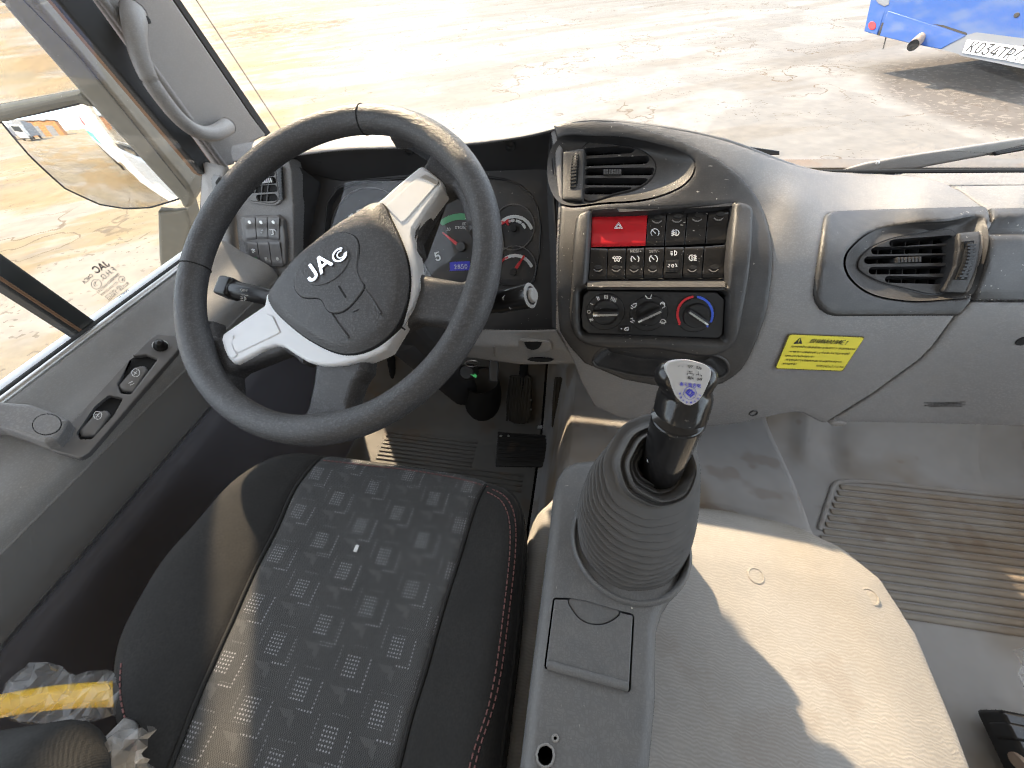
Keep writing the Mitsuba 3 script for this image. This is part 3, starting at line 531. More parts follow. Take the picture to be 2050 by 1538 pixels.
# ------------------------------------------------------------------ dashboard surface (depth of the moulding where it was measured)
DC = np.array([(1100, 262, .640), (1133, 248, .636), (1240, 243, .625), (1341, 257, .61), (1444, 282, .60), (1515, 302, .605), (1585, 327, .635), (1650, 342, .68), (1700, 345, .715),
               (1120, 330, .60), (1200, 335, .580), (1310, 335, .570), (1120, 410, .545), (1320, 410, .526), (1420, 400, .530), (1480, 400, .535), (1540, 420, .530),
               (1120, 500, .485), (1315, 500, .466), (1480, 500, .470), (1120, 580, .446), (1315, 575, .432), (1480, 575, .436), (1130, 660, .416), (1310, 690, .402), (1480, 690, .405),
               (1180, 740, .402), (1310, 765, .392), (1440, 770, .390), (1250, 830, .388), (1400, 850, .382), (1500, 845, .384), (1100, 600, .445), (1080, 700, .42),
               (1600, 400, .545), (1600, 500, .478), (1600, 600, .436), (1600, 700, .412), (1600, 800, .398), (1640, 848, .394),
               (1850, 344, .718), (1850, 385, .61), (1850, 425, .550), (1850, 540, .485), (1850, 630, .452), (1850, 700, .438), (1850, 800, .428), (1900, 852, .426),
               (2050, 343, .718), (2050, 385, .61), (2050, 425, .555), (2050, 540, .492), (2050, 630, .458), (2050, 700, .445), (2050, 855, .430),
               (2250, 343, .72), (2250, 540, .50), (2250, 700, .455), (2250, 855, .44), (1400, 930, .378), (2000, 930, .42), (1200, 920, .38)])
_rbf = RBFInterpolator(DC[:, :2] / 100, DC[:, 2], smoothing=2e-4)
def D(P, off=0.0):
    P = np.asarray(P, float).reshape(-1, 2)
    def at(Q): r = rays(Q); return r * (_rbf(Q / 100) / r[:, 1])[:, None]
    B = at(P)
    if np.any(off):
        n = np.cross(at(P + (3, 0)) - at(P - (3, 0)), at(P + (0, 3)) - at(P - (0, 3))); n /= np.linalg.norm(n, axis=1, keepdims=True)
        n *= np.sign(-(n * B).sum(1))[:, None]; B = B + n * np.broadcast_to(off, len(P))[:, None]
    return B
def DP(x, y, off=0.0, s=6):
    """The plane that touches the dashboard at a pixel."""
    c, l, r, t, b = D([(x, y), (x - s, y), (x + s, y), (x, y - s), (x, y + s)]); n = np.cross(r - l, t - b); n = n if n @ c < 0 else -n
    return Pl(c + nrm(n) * off, n, (1, 0, 0))
def drape(poly, off=0.0, thick=0.02, bev=0.0, bpx=6.0, step=9.0, offn=None):
    """A moulding that follows the dashboard inside the outline poly (pixels), its face off metres proud, its edges rounded over bpx pixels."""
    if hasattr(poly, 'geoms'): return trimesh.util.concatenate([drape(p, off, thick, bev, bpx, step, offn) for p in poly.geoms if p.area > 60])
    poly = shapely.geometry.polygon.orient(poly if isinstance(poly, Polygon) else Polygon(poly).buffer(0))
    if hasattr(poly, 'geoms'): poly = max(poly.geoms, key=lambda p: p.area)
    R = [resample(np.array(r.coords)[:-1], step * .6) for r in [poly.exterior, *poly.interiors]]
    pts, lev, bd = list(R), [np.full(len(r), -bev) for r in R], poly.boundary
    for f in ((0.4, 0.85) if bev else ()):
        gq = poly.buffer(-bpx * f)
        for p in getattr(gq, 'geoms', [gq]):
            if p.is_empty: continue
            for r in [p.exterior, *p.interiors]:
                q_ = resample(np.array(r.coords)[:-1], step * .8); pts.append(q_); lev.append(np.full(len(q_), -bev * (1 - math.sin(f / 0.85 * math.pi / 2))))
    inn = poly.buffer(-(bpx if bev else 0) - step * 0.5); a, b, c, d = poly.bounds
    G = np.array([(x, y) for x in np.arange(a, c, step) for y in np.arange(b, d, step)]) if not inn.is_empty else np.zeros((0, 2))
    G = G[shapely.contains_xy(inn, G[:, 0], G[:, 1])] if len(G) else G
    nb = sum(map(len, R)); Q = np.vstack(pts + [G]); lv = np.concatenate(lev + [np.zeros(len(G))])
    o = off + lv if offn is None else offn(Q) + lv
    t = Delaunay(Q).simplices; ctr = Q[t].mean(1); t = t[shapely.contains_xy(poly.buffer(0.05), ctr[:, 0], ctr[:, 1])]
    e = Q[t]; ar = cross2(e); t = t[np.abs(ar) > 1e-6]; ar = ar[np.abs(ar) > 1e-6]
    t = np.where(ar[:, None] > 0, t[:, ::-1], t)                                        # pixels run down: turn the faces to the cabin
    V = D(Q, o); B = D(Q[:nb], o[:nb] - thick); n = len(V); Fc, at = [t], 0
    for r in R:
        i = np.arange(len(r)) + at; j = (np.arange(len(r)) + 1) % len(r) + at; at += len(r)
        Fc += [np.stack([i, j, j + n], 1), np.stack([i, j + n, i + n], 1)]
    return trimesh.Trimesh(np.vstack([V, B]), np.vstack(Fc), process=False)
def sm(P, n=90): return Polygon(curve(np.array(P, float), n, True)).buffer(0)          # smooth closed outline in pixels
def rp(P, r=6): return Polygon(P).buffer(0).buffer(-r).buffer(2 * r).buffer(-r)        # outline with rounded corners, in pixels

dash = thing('dashboard', 'grey and black truck dashboard below the windshield', 'dashboard')
VC_out = sm([(1120, 282), (1180, 276), (1239, 278), (1307, 291), (1362, 308), (1388, 330), (1382, 356), (1341, 387), (1273, 405), (1191, 411), (1122, 409)])
VC_in = sm([(1168, 296), (1173, 291), (1239, 293), (1273, 299), (1298, 312), (1311, 329), (1311, 344), (1299, 363), (1273, 379), (1222, 393), (1168, 399), (1164, 394)], 120)
VR_in = sm([(1715, 533), (1718, 521), (1733, 504), (1760, 488), (1802, 475), (1850, 467), (1905, 464), (1913, 470), (1917, 497), (1913, 530), (1903, 560), (1887, 584), (1876, 588), (1828, 582), (1777, 570), (1735, 553)], 130)
VR_out = sm([(1686, 529), (1690, 513), (1704, 496), (1736, 473), (1785, 459), (1846, 451), (1905, 447), (1962, 446), (1970, 470), (1966, 510), (1955, 550), (1938, 590), (1900, 598), (1828, 603), (1791, 600), (1740, 589), (1705, 567), (1690, 547)], 130)
TRAY = sm([(1190, 722), (1196, 709), (1214, 696), (1256, 690), (1341, 697), (1427, 711), (1452, 725), (1454, 742), (1428, 755), (1341, 754), (1256, 744), (1212, 733)], 90)
SWB = Polygon([(1184, 431), (1463, 416), (1450, 574), (1176, 572)]); CLB = rp([(1164, 580), (1450, 585), (1447, 678), (1164, 666)], 9)
CPANEL = Polygon(np.vstack([[(1108, 251), (1133, 247), (1190, 243), (1239, 247)], curve([(1239, 247), (1307, 264), (1375, 289), (1444, 326), (1495, 370), (1523, 411), (1540, 462), (1546, 510), (1543, 564), (1532, 633), (1511, 690), (1482, 742), (1445, 768)], 30)[1:],
                            [(1400, 776), (1330, 775), (1250, 760), (1171, 727), (1140, 693), (1121, 664), (1115, 600), (1117, 500), (1123, 400), (1120, 300)]])).buffer(0)
RPANEL = rp([(1648, 442), (1650, 434), (1656, 428), (1668, 424), (1962, 416), (1974, 420), (1978, 446), (1965, 464), (1967, 489), (1960, 537), (1936, 591), (1941, 602), (1916, 632), (1672, 633), (1654, 629), (1640, 619), (1631, 606), (1627, 588), (1631, 555)], 5)
PPANEL = Polygon([(1979, 420), (2250, 414), (2250, 604), (1946, 603), (1941, 593), (1965, 538), (1972, 490), (1970, 466), (1983, 447)]).buffer(0)
SEAM = [(1916, 632), (1868, 697), (1842, 723), (1750, 790), (1657, 848)]
body = Polygon(np.vstack([[(1100, 262), (1133, 247)], curve([(1133, 247), (1240, 242), (1341, 255), (1444, 277), (1512, 300), (1580, 325), (1649, 341), (1700, 344.5)], 30)[1:], [(2250, 341), (2250, 860), (2050, 856), (1860, 850)],
                          [(1694, 847), (1652, 849), (1640, 845), (1610, 829), (1590, 827), (1560, 832), (1524, 840), (1480, 850), (1430, 856), (1330, 852), (1240, 838), (1190, 815), (1165, 770), (1145, 720), (1120, 672), (1112, 660), (1112, 500), (1117, 400), (1108, 300)]])).buffer(0)
left = body.difference(LineString(SEAM + [(1640, 860)]).buffer(1.0)).difference(LineString([(1905, 369), (1960, 408), (1970, 418), (1916, 632)]).buffer(0.01))
holes = unary_union([CPANEL.buffer(-5), RPANEL.buffer(-5), PPANEL.buffer(-5)])
GLOVE = Polygon(SEAM + [(1694, 847), (1860, 850), (2050, 856), (2250, 860), (2250, 603), (1946, 603)]).buffer(0)
TOP2 = Polygon([(1905, 371), (2250, 366), (2250, 415), (1979, 420), (1972, 414), (1945, 395), (1925, 380)]).buffer(0)
TOP3 = Polygon([(1750, 344), (2250, 341), (2250, 366), (1905, 369.5), (1880, 360), (1830, 350), (1780, 346.5)]).buffer(0)
base = body.difference(unary_union([holes, GLOVE.buffer(1.5), TOP2.buffer(0.8), TOP3.buffer(0.8)]))
base = max(base.geoms, key=lambda p: p.area) if hasattr(base, 'geoms') else base
bm = part(dash, 'moulding', drape(base, 0.0, 0.03, 0.003, 4, 10), 'dash_grey', 40, 'grained grey moulding of the dashboard')
part(dash, 'top_cover', drape(TOP2, 0.0, 0.03, 0.002, 3, 10), 'dash_grey', 40); part(dash, 'top_cover', drape(TOP3, -0.001, 0.03, 0.002, 3, 10), 'dash_grey', 40)
gl = part(dash, 'glovebox_panel', drape(GLOVE.buffer(-0.5), 0.0, 0.03, 0.003, 4, 11), 'dash_grey', 40, 'scuffed grey lower panel on the passenger side')
for k in range(4): part(gl, 'scuff', mark(DP(1885, 808, .0002), [[(1850 + 9 * (k % 2), 806 + 2.6 * k), (1890, 806 + 2.2 * k), (1932 - 7 * (k % 2), 804 + 3.0 * k)]], 1.3), 'print_black')
part(gl, 'screw_hole', disc(DP(2046, 683, 0.0004), D([(2046, 683)])[0], .006, -0.002, 0.0006), 'void')
part(dash, 'clip', drape(Polygon(arc((1677, 847), 18, 0, 360, 24, 5)), 0.003, .01, 0.002, 3, 5), 'trim_grey')
sil_ = curve([(1120, 252), (1133, 247), (1240, 242), (1341, 255), (1444, 277), (1512, 300), (1580, 325), (1649, 341), (1720, 345)], 50)
s0_ = D(sil_ + (0, 3), -.001); s2_ = np.column_stack([s0_[:, 0] * 1.1, np.full(50, .775), np.minimum(s0_[:, 2] - .075, -.275)])
part(dash, 'top_deck', loft([s0_, s0_ * .9 + s2_ * .1 + (0, 0, -.012), s2_, s2_ + (0, .015, -.05), s2_ + (0, .018, -.16)], 24, 50, 1, .004), 'dash_grey', True)
# driver side of the moulding: dark centre panel with a shallow bowl round the vent, holes for switches, heater and tray
hol = [VC_out, SWB.buffer(3), CLB.buffer(2), TRAY.buffer(1)]
cp = part(dash, 'center_panel', drape(CPANEL.difference(unary_union(hol)), 0.004, 0.03, 0.004, 6, 8), 'dash_black', 40, 'dusty black centre panel with vent, switches and heater knobs')
def vent_plane(inner, off):
    p = D(resample(np.array(inner.exterior.coords)[:-1], 12), off); c = p.mean(0); n = np.linalg.svd(p - c)[2][2]; return Pl(c, n if n @ c < 0 else -n)
def bowl(outer, inner, o0, o1, n=8, m=120, pl=None):
    a = resample(np.array(outer.exterior.coords)[:-1], outer.length / m)[:m]; cb = np.array(inner.centroid.coords[0]); bb = []
    for p in a:                                        # matching point of the inner outline, seen from its centre
        g_ = LineString([cb, cb + (p - cb) * 3]).intersection(inner.exterior); bb.append((g_.geoms[0] if hasattr(g_, 'geoms') else g_).coords[0])
    bb = np.array(bb); A = D(a, o0); B = D(bb, o1) if pl is None else np.array([pl.px(*q) for q in bb]); nn_ = nrm(-A.mean(0))
    R = np.stack([D(a + (bb - a) * t, o0 + (o1 - o0) * math.sin(t * math.pi / 2)) if pl is None else A + (B - A) * t - nn_ * .003 * math.sin(math.pi * t) for t in np.linspace(0, 1, n)])
    return sheet(np.concatenate([R, R[:, :1]], 1), 0.0, (0, 0, 0.3))
part(cp, 'vent_bowl', bowl(VC_out, VC_in.buffer(1.5), 0.004, 0, pl=vent_plane(VC_in, -.012)), 'dash_black', True)

def vent(label, inner, off, tilt, bars, vanes, tabc, tabw, right):
    """A louvred air outlet: rim, cross bars, upright vanes behind them, slider, dark duct."""
    c = np.array(inner.centroid.coords[0]); pl = vent_plane(inner, off); v = thing_part(dash, 'air_vent', label)
    P = Polygon(pl.uv([pl.px(x, y) for x, y in inner.exterior.coords])).buffer(0)
    slots = []
    for (xa, ya), (xb, yb), w in bars:
        s = np.linalg.norm(pl.px(xa + 5, ya) - pl.px(xa, ya)) / 5; slots.append(LineString(pl.uv([pl.px(xa, ya), pl.px(xb, yb)])).buffer(w * s / 2, quad_segs=6))
    op = unary_union(slots).intersection(P.buffer(-0.0016))
    op = unary_union([p.buffer(-.0012).buffer(.0012) for p in op.geoms])
    subpart(v, 'louvre', slab(pl, P.difference(op), -0.012, 0.002, 0.0012, 2), 'dash_black', 40)
    subpart(v, 'rim', slab(pl, P.buffer(0.0016).difference(P.buffer(-0.0004)), -0.02, 0.0005, 0.0004, 2), 'plastic_black', 40)
    deep = pl.off(-0.016)
    for (xa, ya), (xb, yb) in vanes:
        subpart(v, 'vane', slab(deep, LineString(deep.uv([deep.px(xa, ya), deep.px(xb, yb)])).buffer(0.0005, cap_style=2).intersection(P.buffer(.001)), -0.012, 0.0012), 'dash_black', False)
    subpart(v, 'duct', slab(pl, P.buffer(0.001), -0.07, -0.055), 'void', False); subpart(v, 'duct_wall', slab(pl, P.buffer(0.002).difference(P.buffer(-0.0005)), -0.07, -0.011), 'void', False)
    tp = pl.off(0.0025); k = 7
    tb_ = []
    for i in range(k):
        x = tabc[0] + (i - (k - 1) / 2) * tabw / k; y = tabc[1] + (i - (k - 1) / 2) * tilt * tabw / k; sx = tabw / k * .38
        tb_.append(slab(tp, tp.poly([(x - sx, y - 5.4), (x + sx, y - 5.4), (x + sx, y + 5.4), (x - sx, y + 5.4)]), -0.008, 0.0028, 0.0008, 2))
    sx = tabw / 2; tb_.append(slab(tp, tp.poly([(tabc[0] - sx, tabc[1] - 5 - tilt * sx), (tabc[0] + sx, tabc[1] - 5 + tilt * sx), (tabc[0] + sx, tabc[1] + 5 + tilt * sx), (tabc[0] - sx, tabc[1] + 5 - tilt * sx)]), -0.008, 0.0012))
    subpart(v, 'slider', tb_, 'dash_black', False)
    return v
def thing_part(parent, name, label):
    key = f'{parent}__{name}'; k = 0
    while key in labels or any(x.startswith(key + '__') for x in scene): k += 1; key = f'{parent}__{name}_{k:03d}'
    labels[key] = {'label': label} if label else {}
    return key
def subpart(parent, name, mesh, bsdf, smooth=35, label=None): return part(parent, name, mesh, bsdf, smooth, label)
def thumbwheel(v, P, slot, n, sink):
    pl = DP(*np.mean(P, 0), sink, 20); subpart(v, 'wheel_slot', slab(pl, pl.poly(slot), -0.01, 0.0006), 'void', False)
    a, b = np.array(P[0], float), np.array(P[1], float); c3, e3 = pl.px(*a), pl.px(*b); L = np.linalg.norm(e3 - c3); ax = nrm(e3 - c3); w = np.cross(pl.n, ax); m_ = []
    for i in range(n):
        t = (i + .5) / n; hgt = 0.0005 + 0.004 * math.sin(math.pi * t)
        m_.append(bx(c3 + (e3 - c3) * t + pl.n * hgt, (L / n * .55, 0.0085, 0.004), np.array([ax, w, pl.n])))
    m_.append(tube(np.array([c3 + (e3 - c3) * t + pl.n * (-0.002 + 0.004 * math.sin(math.pi * t)) for t in np.linspace(0, 1, 12)]), 0.0042, 10, upv=pl.n))
    subpart(v, 'thumbwheel', m_, 'plastic_black', False)

def vlines(xs, y0, y1, lean): return [((x + lean * 10, y0), (x - lean * 10, y1)) for x in xs]
v1 = vent('centre air outlet above the red hazard switch', VC_in, -0.012, 0.0,
          [((1176, 306), (1262, 301), 15.5), ((1177, 327), (1291, 322), 15.5), ((1177, 346), (1302, 345), 14.5), ((1177, 365), (1290, 366), 14), ((1177, 384), (1262, 384), 14)],
          vlines((1189, 1208, 1227, 1248, 1269, 1288), 290, 400, 0.1), (1226, 346), 36, False)
cpw = part(v1, 'surround', drape(rp([(1127, 304), (1170, 297), (1166, 402), (1125, 402)], 3), 0.002, 0.016, 0.002, 3, 6), 'dash_black', 40)
thumbwheel(v1, [(1153, 310), (1148, 378)], [(1147, 307), (1160, 307), (1156, 380), (1142, 380)], 11, .0022)
rpn = part(dash, 'vent_panel', drape(RPANEL.difference(VR_out), 0.0045, 0.03, 0.004, 6, 8), 'dash_black', 40, 'black panel round the right air outlet')
part(rpn, 'vent_bowl', bowl(VR_out, VR_in.buffer(1.5), 0.0045, 0, m=130, pl=vent_plane(VR_in, -.011)), 'dash_black', True)
v2 = vent('right air outlet left of the passenger panel', VR_in, -0.011, -0.03,
          [((1786, 488), (1896, 480), 16), ((1750, 503), (1898, 500), 16), ((1736, 522), (1900, 519), 16), ((1745, 543), (1894, 541), 16), ((1777, 560), (1885, 563), 15)],
          [((1758, 480), (1751, 570)), ((1786, 470), (1776, 580)), ((1813, 468), (1801, 585)), ((1841, 466), (1827, 588)), ((1868, 464), (1853, 590))], (1817, 521), 50, True)
part(v2, 'surround', drape(rp([(1917, 466), (1962, 462), (1962, 490), (1956, 536), (1932, 588), (1886, 586), (1912, 532), (1919, 497)], 3), 0.001, 0.018, 0.002, 3, 6), 'dash_black', 40)
thumbwheel(v2, [(1941, 488), (1924, 557)], [(1929, 484), (1949, 482), (1948, 510), (1935, 560), (1914, 560), (1928, 515)], 10, .0012)
pp = part(dash, 'passenger_panel', drape(PPANEL, 0.003, 0.03, 0.004, 5, 9, offn=lambda Q: 0.004 - 0.012 * np.exp(-((Q[:, 1] - 458) / 11.0) ** 4) - 0.007 * np.exp(-((Q[:, 1] - 594) / 5.0) ** 4) ), 'dash_black', 40, 'black shelf panel at the right edge')
# raised frame round the switches and the heater panel
BZ = Polygon(curve([(1153, 452), (1158, 436), (1172, 428), (1260, 423), (1440, 413), (1486, 413), (1501, 424), (1503, 440), (1500, 500), (1493, 570), (1482, 632), (1467, 684), (1450, 700), (1330, 698), (1190, 690), (1158, 676), (1146, 655), (1144, 600), (1148, 520)], 110, True)).buffer(0)
part(cp, 'switch_frame', drape(BZ.difference(unary_union([SWB.buffer(-0.5), CLB.buffer(2)])), 0.010, 0.02, 0.006, 9, 6), 'dash_black', 40, 'raised frame round the switches and heater knobs')
sw0 = D([(1315, 495)])[0]; SP = plane3(*D([(1180, 440), (1458, 425), (1318, 565)])).off(-0.008)
part(cp, 'switch_well', slab(SP, SP.poly([(1178, 428), (1470, 412), (1458, 566), (1170, 566)]), -0.03, -0.008), 'void', False)
part(cp, 'sill', sheet(np.array([[SP.px(x, y, h) for x, h0 in ((1176, 0), (1240, 0), (1320, 0), (1400, 0), (1452, 0))] for y, h in ((575, 0.0145), (567, 0.010), (557, -0.006))]), 0.004), 'dash_black', True)
PRO = {'up': [(0, .002), (.06, .0075), (.30, .0085), (.44, .0066), (.54, .0052), (.66, .0056), (.92, .0066), (1, .0045)],
       'low': [(0, .0065), (.05, .008), (.35, .0068), (.6, .0052), (.72, .005), (.9, .0062), (1, .004)]}
def rocker(pl, tl, tr, br, bl, pro, h=0.0, g=0.9):
    """A rocker switch: a key with a waved face between four pixel corners, with side walls."""
    tl, tr, br, bl = [np.array(p, float) for p in (tl, tr, br, bl)]
    tl, bl = tl + (g, 0), bl + (g, 0); tr, br = tr - (g, 0), br - (g, 0)
    tt = np.linspace(0, 1, 26); hh_ = np.interp(tt, *zip(*pro)); hh_ = np.convolve(np.pad(hh_, 2, 'edge'), np.ones(3) / 3, 'same')[2:-2]
    rows = []
    for t, z in zip(tt, hh_):
        A, B = tl + (bl - tl) * t, tr + (br - tr) * t
        rows.append([pl.px(*A, h - .006), pl.px(*A, h + z - .0008)] + [pl.px(*(A + (B - A) * u), h + z) for u in (.035, .3, .7, .965)] + [pl.px(*B, h + z - .0008), pl.px(*B, h - .006)])
    return sheet(np.array(rows)), hh_
def lens(pl, c, w, h0, m='gloss_black', par=None):
    P = [(c[0] - w, c[1]), (c[0] - w * .4, c[1] - w * .52), (c[0] + w * .4, c[1] - w * .52), (c[0] + w, c[1]), (c[0] + w * .4, c[1] + w * .42), (c[0] - w * .4, c[1] + w * .42)]
    k = part(par, 'indicator', slab(pl, Polygon(curve(pl.uv([pl.px(*q) for q in P]), 20, True)), h0 - .002, h0 + .0005, .0003, 2), m)
    part(par, 'indicator_rim', mark(pl.off(h0), [[(c[0] - w, c[1] + .5), (c[0] - w * .4, c[1] + w * .5), (c[0] + w * .4, c[1] + w * .5), (c[0] + w, c[1] + .5)]], 1.5, 0.0003, 0.0012), 'trim_grey')
dial = lambda x, y: [arc((x, y), 8, 140, 400, 18), [(x - 6, y - 6), (x + 1, y + 1)]]
fog = lambda x, y, s=1: [[(x + s, y - 6), (x + s, y + 6)], arc((x + s, y), 6, -90, 90, 10) if s > 0 else arc((x + s, y), 6, 90, 270, 10)] + [[(x - s * 2, y + k), (x - s * 8, y + k + 1)] for k in (-4, 0, 4)] + [[(x - s * 5, y - 6), (x - s * 5, y + 6)]]
sw_t = [(1184.5, 431.5, 1182.5, 495), (1297, 426.5, 1293, 492.5), (1335, 424.5, 1330, 492), (1376, 421.5, 1371, 490), (1418, 419.5, 1412, 488), (1461.5, 417.5, 1455, 487)]
sw_b = [(1181, 497, 1177.5, 560), (1217, 498.5, 1214.5, 559.5), (1254, 498, 1251.5, 558.5), (1291, 496.5, 1288, 557.5), (1331, 495.5, 1327, 556.5), (1370, 495, 1366, 556), (1410, 494, 1405, 556), (1456, 490, 1450, 556)]
def key_switch(i, S, kind, label, sym=None, ind=None, m='gloss_black', pl=SP, par=cp):
    a, b = S[i], S[i + 1]; mesh, hz = rocker(pl, a[:2], b[:2], b[2:], a[2:], PRO[kind])
    k = part(par, 'rocker_switch' if m != 'red_plastic' else 'hazard_switch', mesh, m, 40, label)
    for s_ in sym or []: part(k, 'symbol', mark(pl.off(s_[1]), s_[0], s_[2] if len(s_) > 2 else 1.5), 'print_white')
    if ind: lens(pl, ind[:2], ind[2], ind[3], 'plastic_black', k)
    return k
hz = key_switch(0, sw_t, 'up', 'wide red hazard switch', m='red_plastic')
part(hz, 'symbol', mark(SP.off(.0078), [[(1238, 446), (1246, 458), (1230, 458), (1238, 446)], [(1238, 450), (1242.5, 456.3), (1233.5, 456.3), (1238, 450)]], 1.2), 'print_white', label='white triangle symbol')
key_switch(1, sw_t, 'up', 'black switch with speed symbol beside the red hazard switch', [(dial(1311, 467), .0062)], (1315, 443, 9, .0086))
key_switch(2, sw_t, 'up', 'black front fog light switch, second from the red switch', [(fog(1352, 467), .0062)], (1354.5, 441.5, 9, .0086))
key_switch(3, sw_t, 'up', 'blank dusty black switch, third from the red switch', None, (1395, 439.5, 9, .0086))
key_switch(4, sw_t, 'up', 'blank dusty black switch at the right end of the upper row', None, (1438, 437.5, 9, .0086))
key_switch(0, sw_b, 'low', 'blank glossy switch at the left end of the lower row', None, (1197, 540, 8, .0058))
key_switch(1, sw_b, 'low', 'black switch with a flower-like symbol in the lower row', [([[(1235 + 6.6 * (1 + .28 * math.cos(6 * t)) * math.cos(t), 517 + 6.4 * (1 + .28 * math.cos(6 * t)) * math.sin(t)) for t in np.linspace(0, 2 * math.pi, 40)], arc((1235, 517), 2.6, 0, 360, 12)], .0062)], (1233, 540, 8, .0058))
k = key_switch(2, sw_b, 'low', 'cruise switch marked RES/+', [(dial(1271, 519.5), .0062)], (1269, 540.5, 8, .0058)); part(k, 'lettering', text(SP.off(.0078), (1261, 506.5), (1284, 506), 'RES/+'), 'print_grey', False)
k = key_switch(3, sw_b, 'low', 'cruise switch marked SET/-', [(dial(1308, 519.5), .0062)], (1306, 541, 8, .0058)); part(k, 'lettering', text(SP.off(.0078), (1299, 506.5), (1320, 506), 'SET/-'), 'print_grey', False)
k = key_switch(4, sw_b, 'low', 'headlamp height switch with a small thumbwheel', [([arc((1350, 507.5), 4.4, -90, 90, 8), [(1350, 503), (1350, 512)], [(1346, 505), (1343, 505)], [(1346, 508), (1342.5, 508)], [(1346, 511), (1343, 511)]], .0074, 1.7)])
part(k, 'wheel_slot', slab(SP, SP.poly([(1333, 522), (1359, 521), (1357, 545), (1332, 546)], .001, .006), 0, .0072, 0.0004), 'void'); part(k, 'thumbwheel', [bx(SP.px(1345.5 - i * .2, 526 + 5 * i, .0055), (.015, .0022, .004), np.array([SP.a, SP.b, SP.n])) for i in range(4)], 'plastic_black')
part(k, 'lettering', [text(SP.off(.0078), (1343, 536), (1349, 536), '0', bold=True), text(SP.off(.0078), (1335, 535), (1340, 536), '2'), text(SP.off(.0078), (1351, 535), (1356, 534), '1')], 'print_white', False)
key_switch(5, sw_b, 'low', 'rear fog light switch in the lower row', [(fog(1386, 517, -1), .0062)], (1385, 540.5, 8, .0058))
key_switch(6, sw_b, 'low', 'blank glossy switch at the right end of the lower row', None, (1428, 540, 9, .0058))

# heater panel and knobs
CL = DP(1308, 628, -0.004, 60)
hp_ = part(cp, 'heater_panel', slab(CL, CL.poly([(1163.5, 632), (1168, 592), (1180, 581), (1434, 585), (1450, 600), (1446, 668), (1437, 677), (1178, 667), (1166, 655)], 0.006), -0.02, 0.002, 0.0015), 'plastic_black', label='black heater panel with three turning knobs')
def knob(c, ang, lab, r=25.2, R=38.5):
    o = CL.px(*c); s = np.linalg.norm(CL.px(c[0] + 5, c[1]) - CL.px(c[0] - 5, c[1])) / 10; r, R = r * s, R * s
    k = part(hp_, 'knob', lathe(o, CL.n, [(0.0, r * 1.06), (.006, r * 1.03), (.0072, r * .98), (.0074, r * .8), (.0068, r * .3), (.0068, 0)], 48, CL.a), 'gloss_black', 40, lab)
    part(k, 'groove', ring(CL, o, R, .0009, 0.001, .0026), 'void'); part(k, 'collar', ring(CL, o, R - .001, R - r * 1.08, 0.001, .0030, 0.0006), 'plastic_black')
    d = nrm(CL.px(c[0] + 10 * math.cos(ang), c[1] + 10 * math.sin(ang)) - o); w = np.cross(CL.n, d); R_ = np.array([d, w, CL.n])
    part(k, 'grip', bx(o + CL.n * .0115, (r * 2.0, r * .40, .013), R_, r=.0021), 'plastic_black', 40); part(k, 'grip_glint', bx(o + CL.n * .0181, (r * 1.8, r * .16, .0008), R_), 'steel')  # pale steel strip paints the sun's glint along the black grip
    part(k, 'pointer', bx(o + CL.n * .0183 - d * r * .80, (r * .34, r * .13, .001), R_), 'print_white')
    return k
k1 = knob((1212, 624), math.radians(-2), 'left heater knob with fan speed marks')
k2 = knob((1298, 627), math.radians(-25), 'middle heater knob with air direction marks')
k3 = knob((1392, 630), math.radians(214), 'right heater knob with red and blue temperature bands')
CM = CL.off(.0032)
part(k1, 'marks', mark(CM, [[(1182, 607), (1187, 610)], [(1194, 594), (1198, 601)], [(1197, 593), (1200.5, 600)], [(1210, 591), (1210, 598)], [(1213, 591), (1213, 598)], [(1216, 591), (1216, 598)], [(1225, 594), (1222, 600.5)], [(1228, 595), (1225, 602)], [(1231, 597), (1228, 604)], [(1234, 598), (1231, 605)], arc((1179, 624), 3, 0, 360, 12), [(1181, 638), (1187, 642)], [(1182, 643), (1186, 637)], [(1180, 640), (1188, 640)]], 1.4), 'print_white')
part(k2, 'marks', mark(CM, [[(1292, 592), (1297, 598), (1303, 597)], [(1304, 590), (1302, 597)], [(1264, 611), (1268, 615), (1273, 614)], [(1267, 609), (1274, 607), (1273, 613)], [(1263, 616), (1266, 618)], [(1323, 606), (1329, 609), (1331, 614), (1325, 617)], arc((1326, 609), 4.2, 180, 360, 8), [(1262, 638), (1267, 637)], [(1262, 643), (1267, 646)], [(1266, 640), (1270, 643)], arc((1327, 645), 5.5, 190, 350, 10), [(1321, 645), (1333, 645)], [(1324, 648), (1330, 648)]], 1.5), 'print_white')
part(k3, 'hot_band', mark(CM, [arc((1391, 629), 35, 152, 262, 24)], 5.0), 'print_red'); part(k3, 'hot_dot', mark(CM, [arc((1360, 648.5), 1.2, 0, 360, 8)], 2.2), 'print_red')
part(k3, 'cold_band', mark(CM, [arc((1391, 629), 35, 280, 385, 24)], 5.0), 'band_blue'); part(k3, 'cold_dot', mark(CM, [arc((1416, 653), 1.2, 0, 360, 8)], 2.2), 'band_blue')
rb = part(hp_, 'air_button', slab(CL, CL.poly([(1239, 652), (1264, 652), (1263, 664), (1238, 663)], .002), 0, .0036, .0008), 'gloss_black', label='small air recirculation button')
part(rb, 'symbol', mark(CL.off(.0036), [arc((1244, 658), .8, 0, 360, 8), [(1250, 661), (1251, 657), (1254, 655), (1258, 655), (1258, 661), (1250, 661)], [(1252, 658), (1256, 659)]], 1.3), 'print_white')

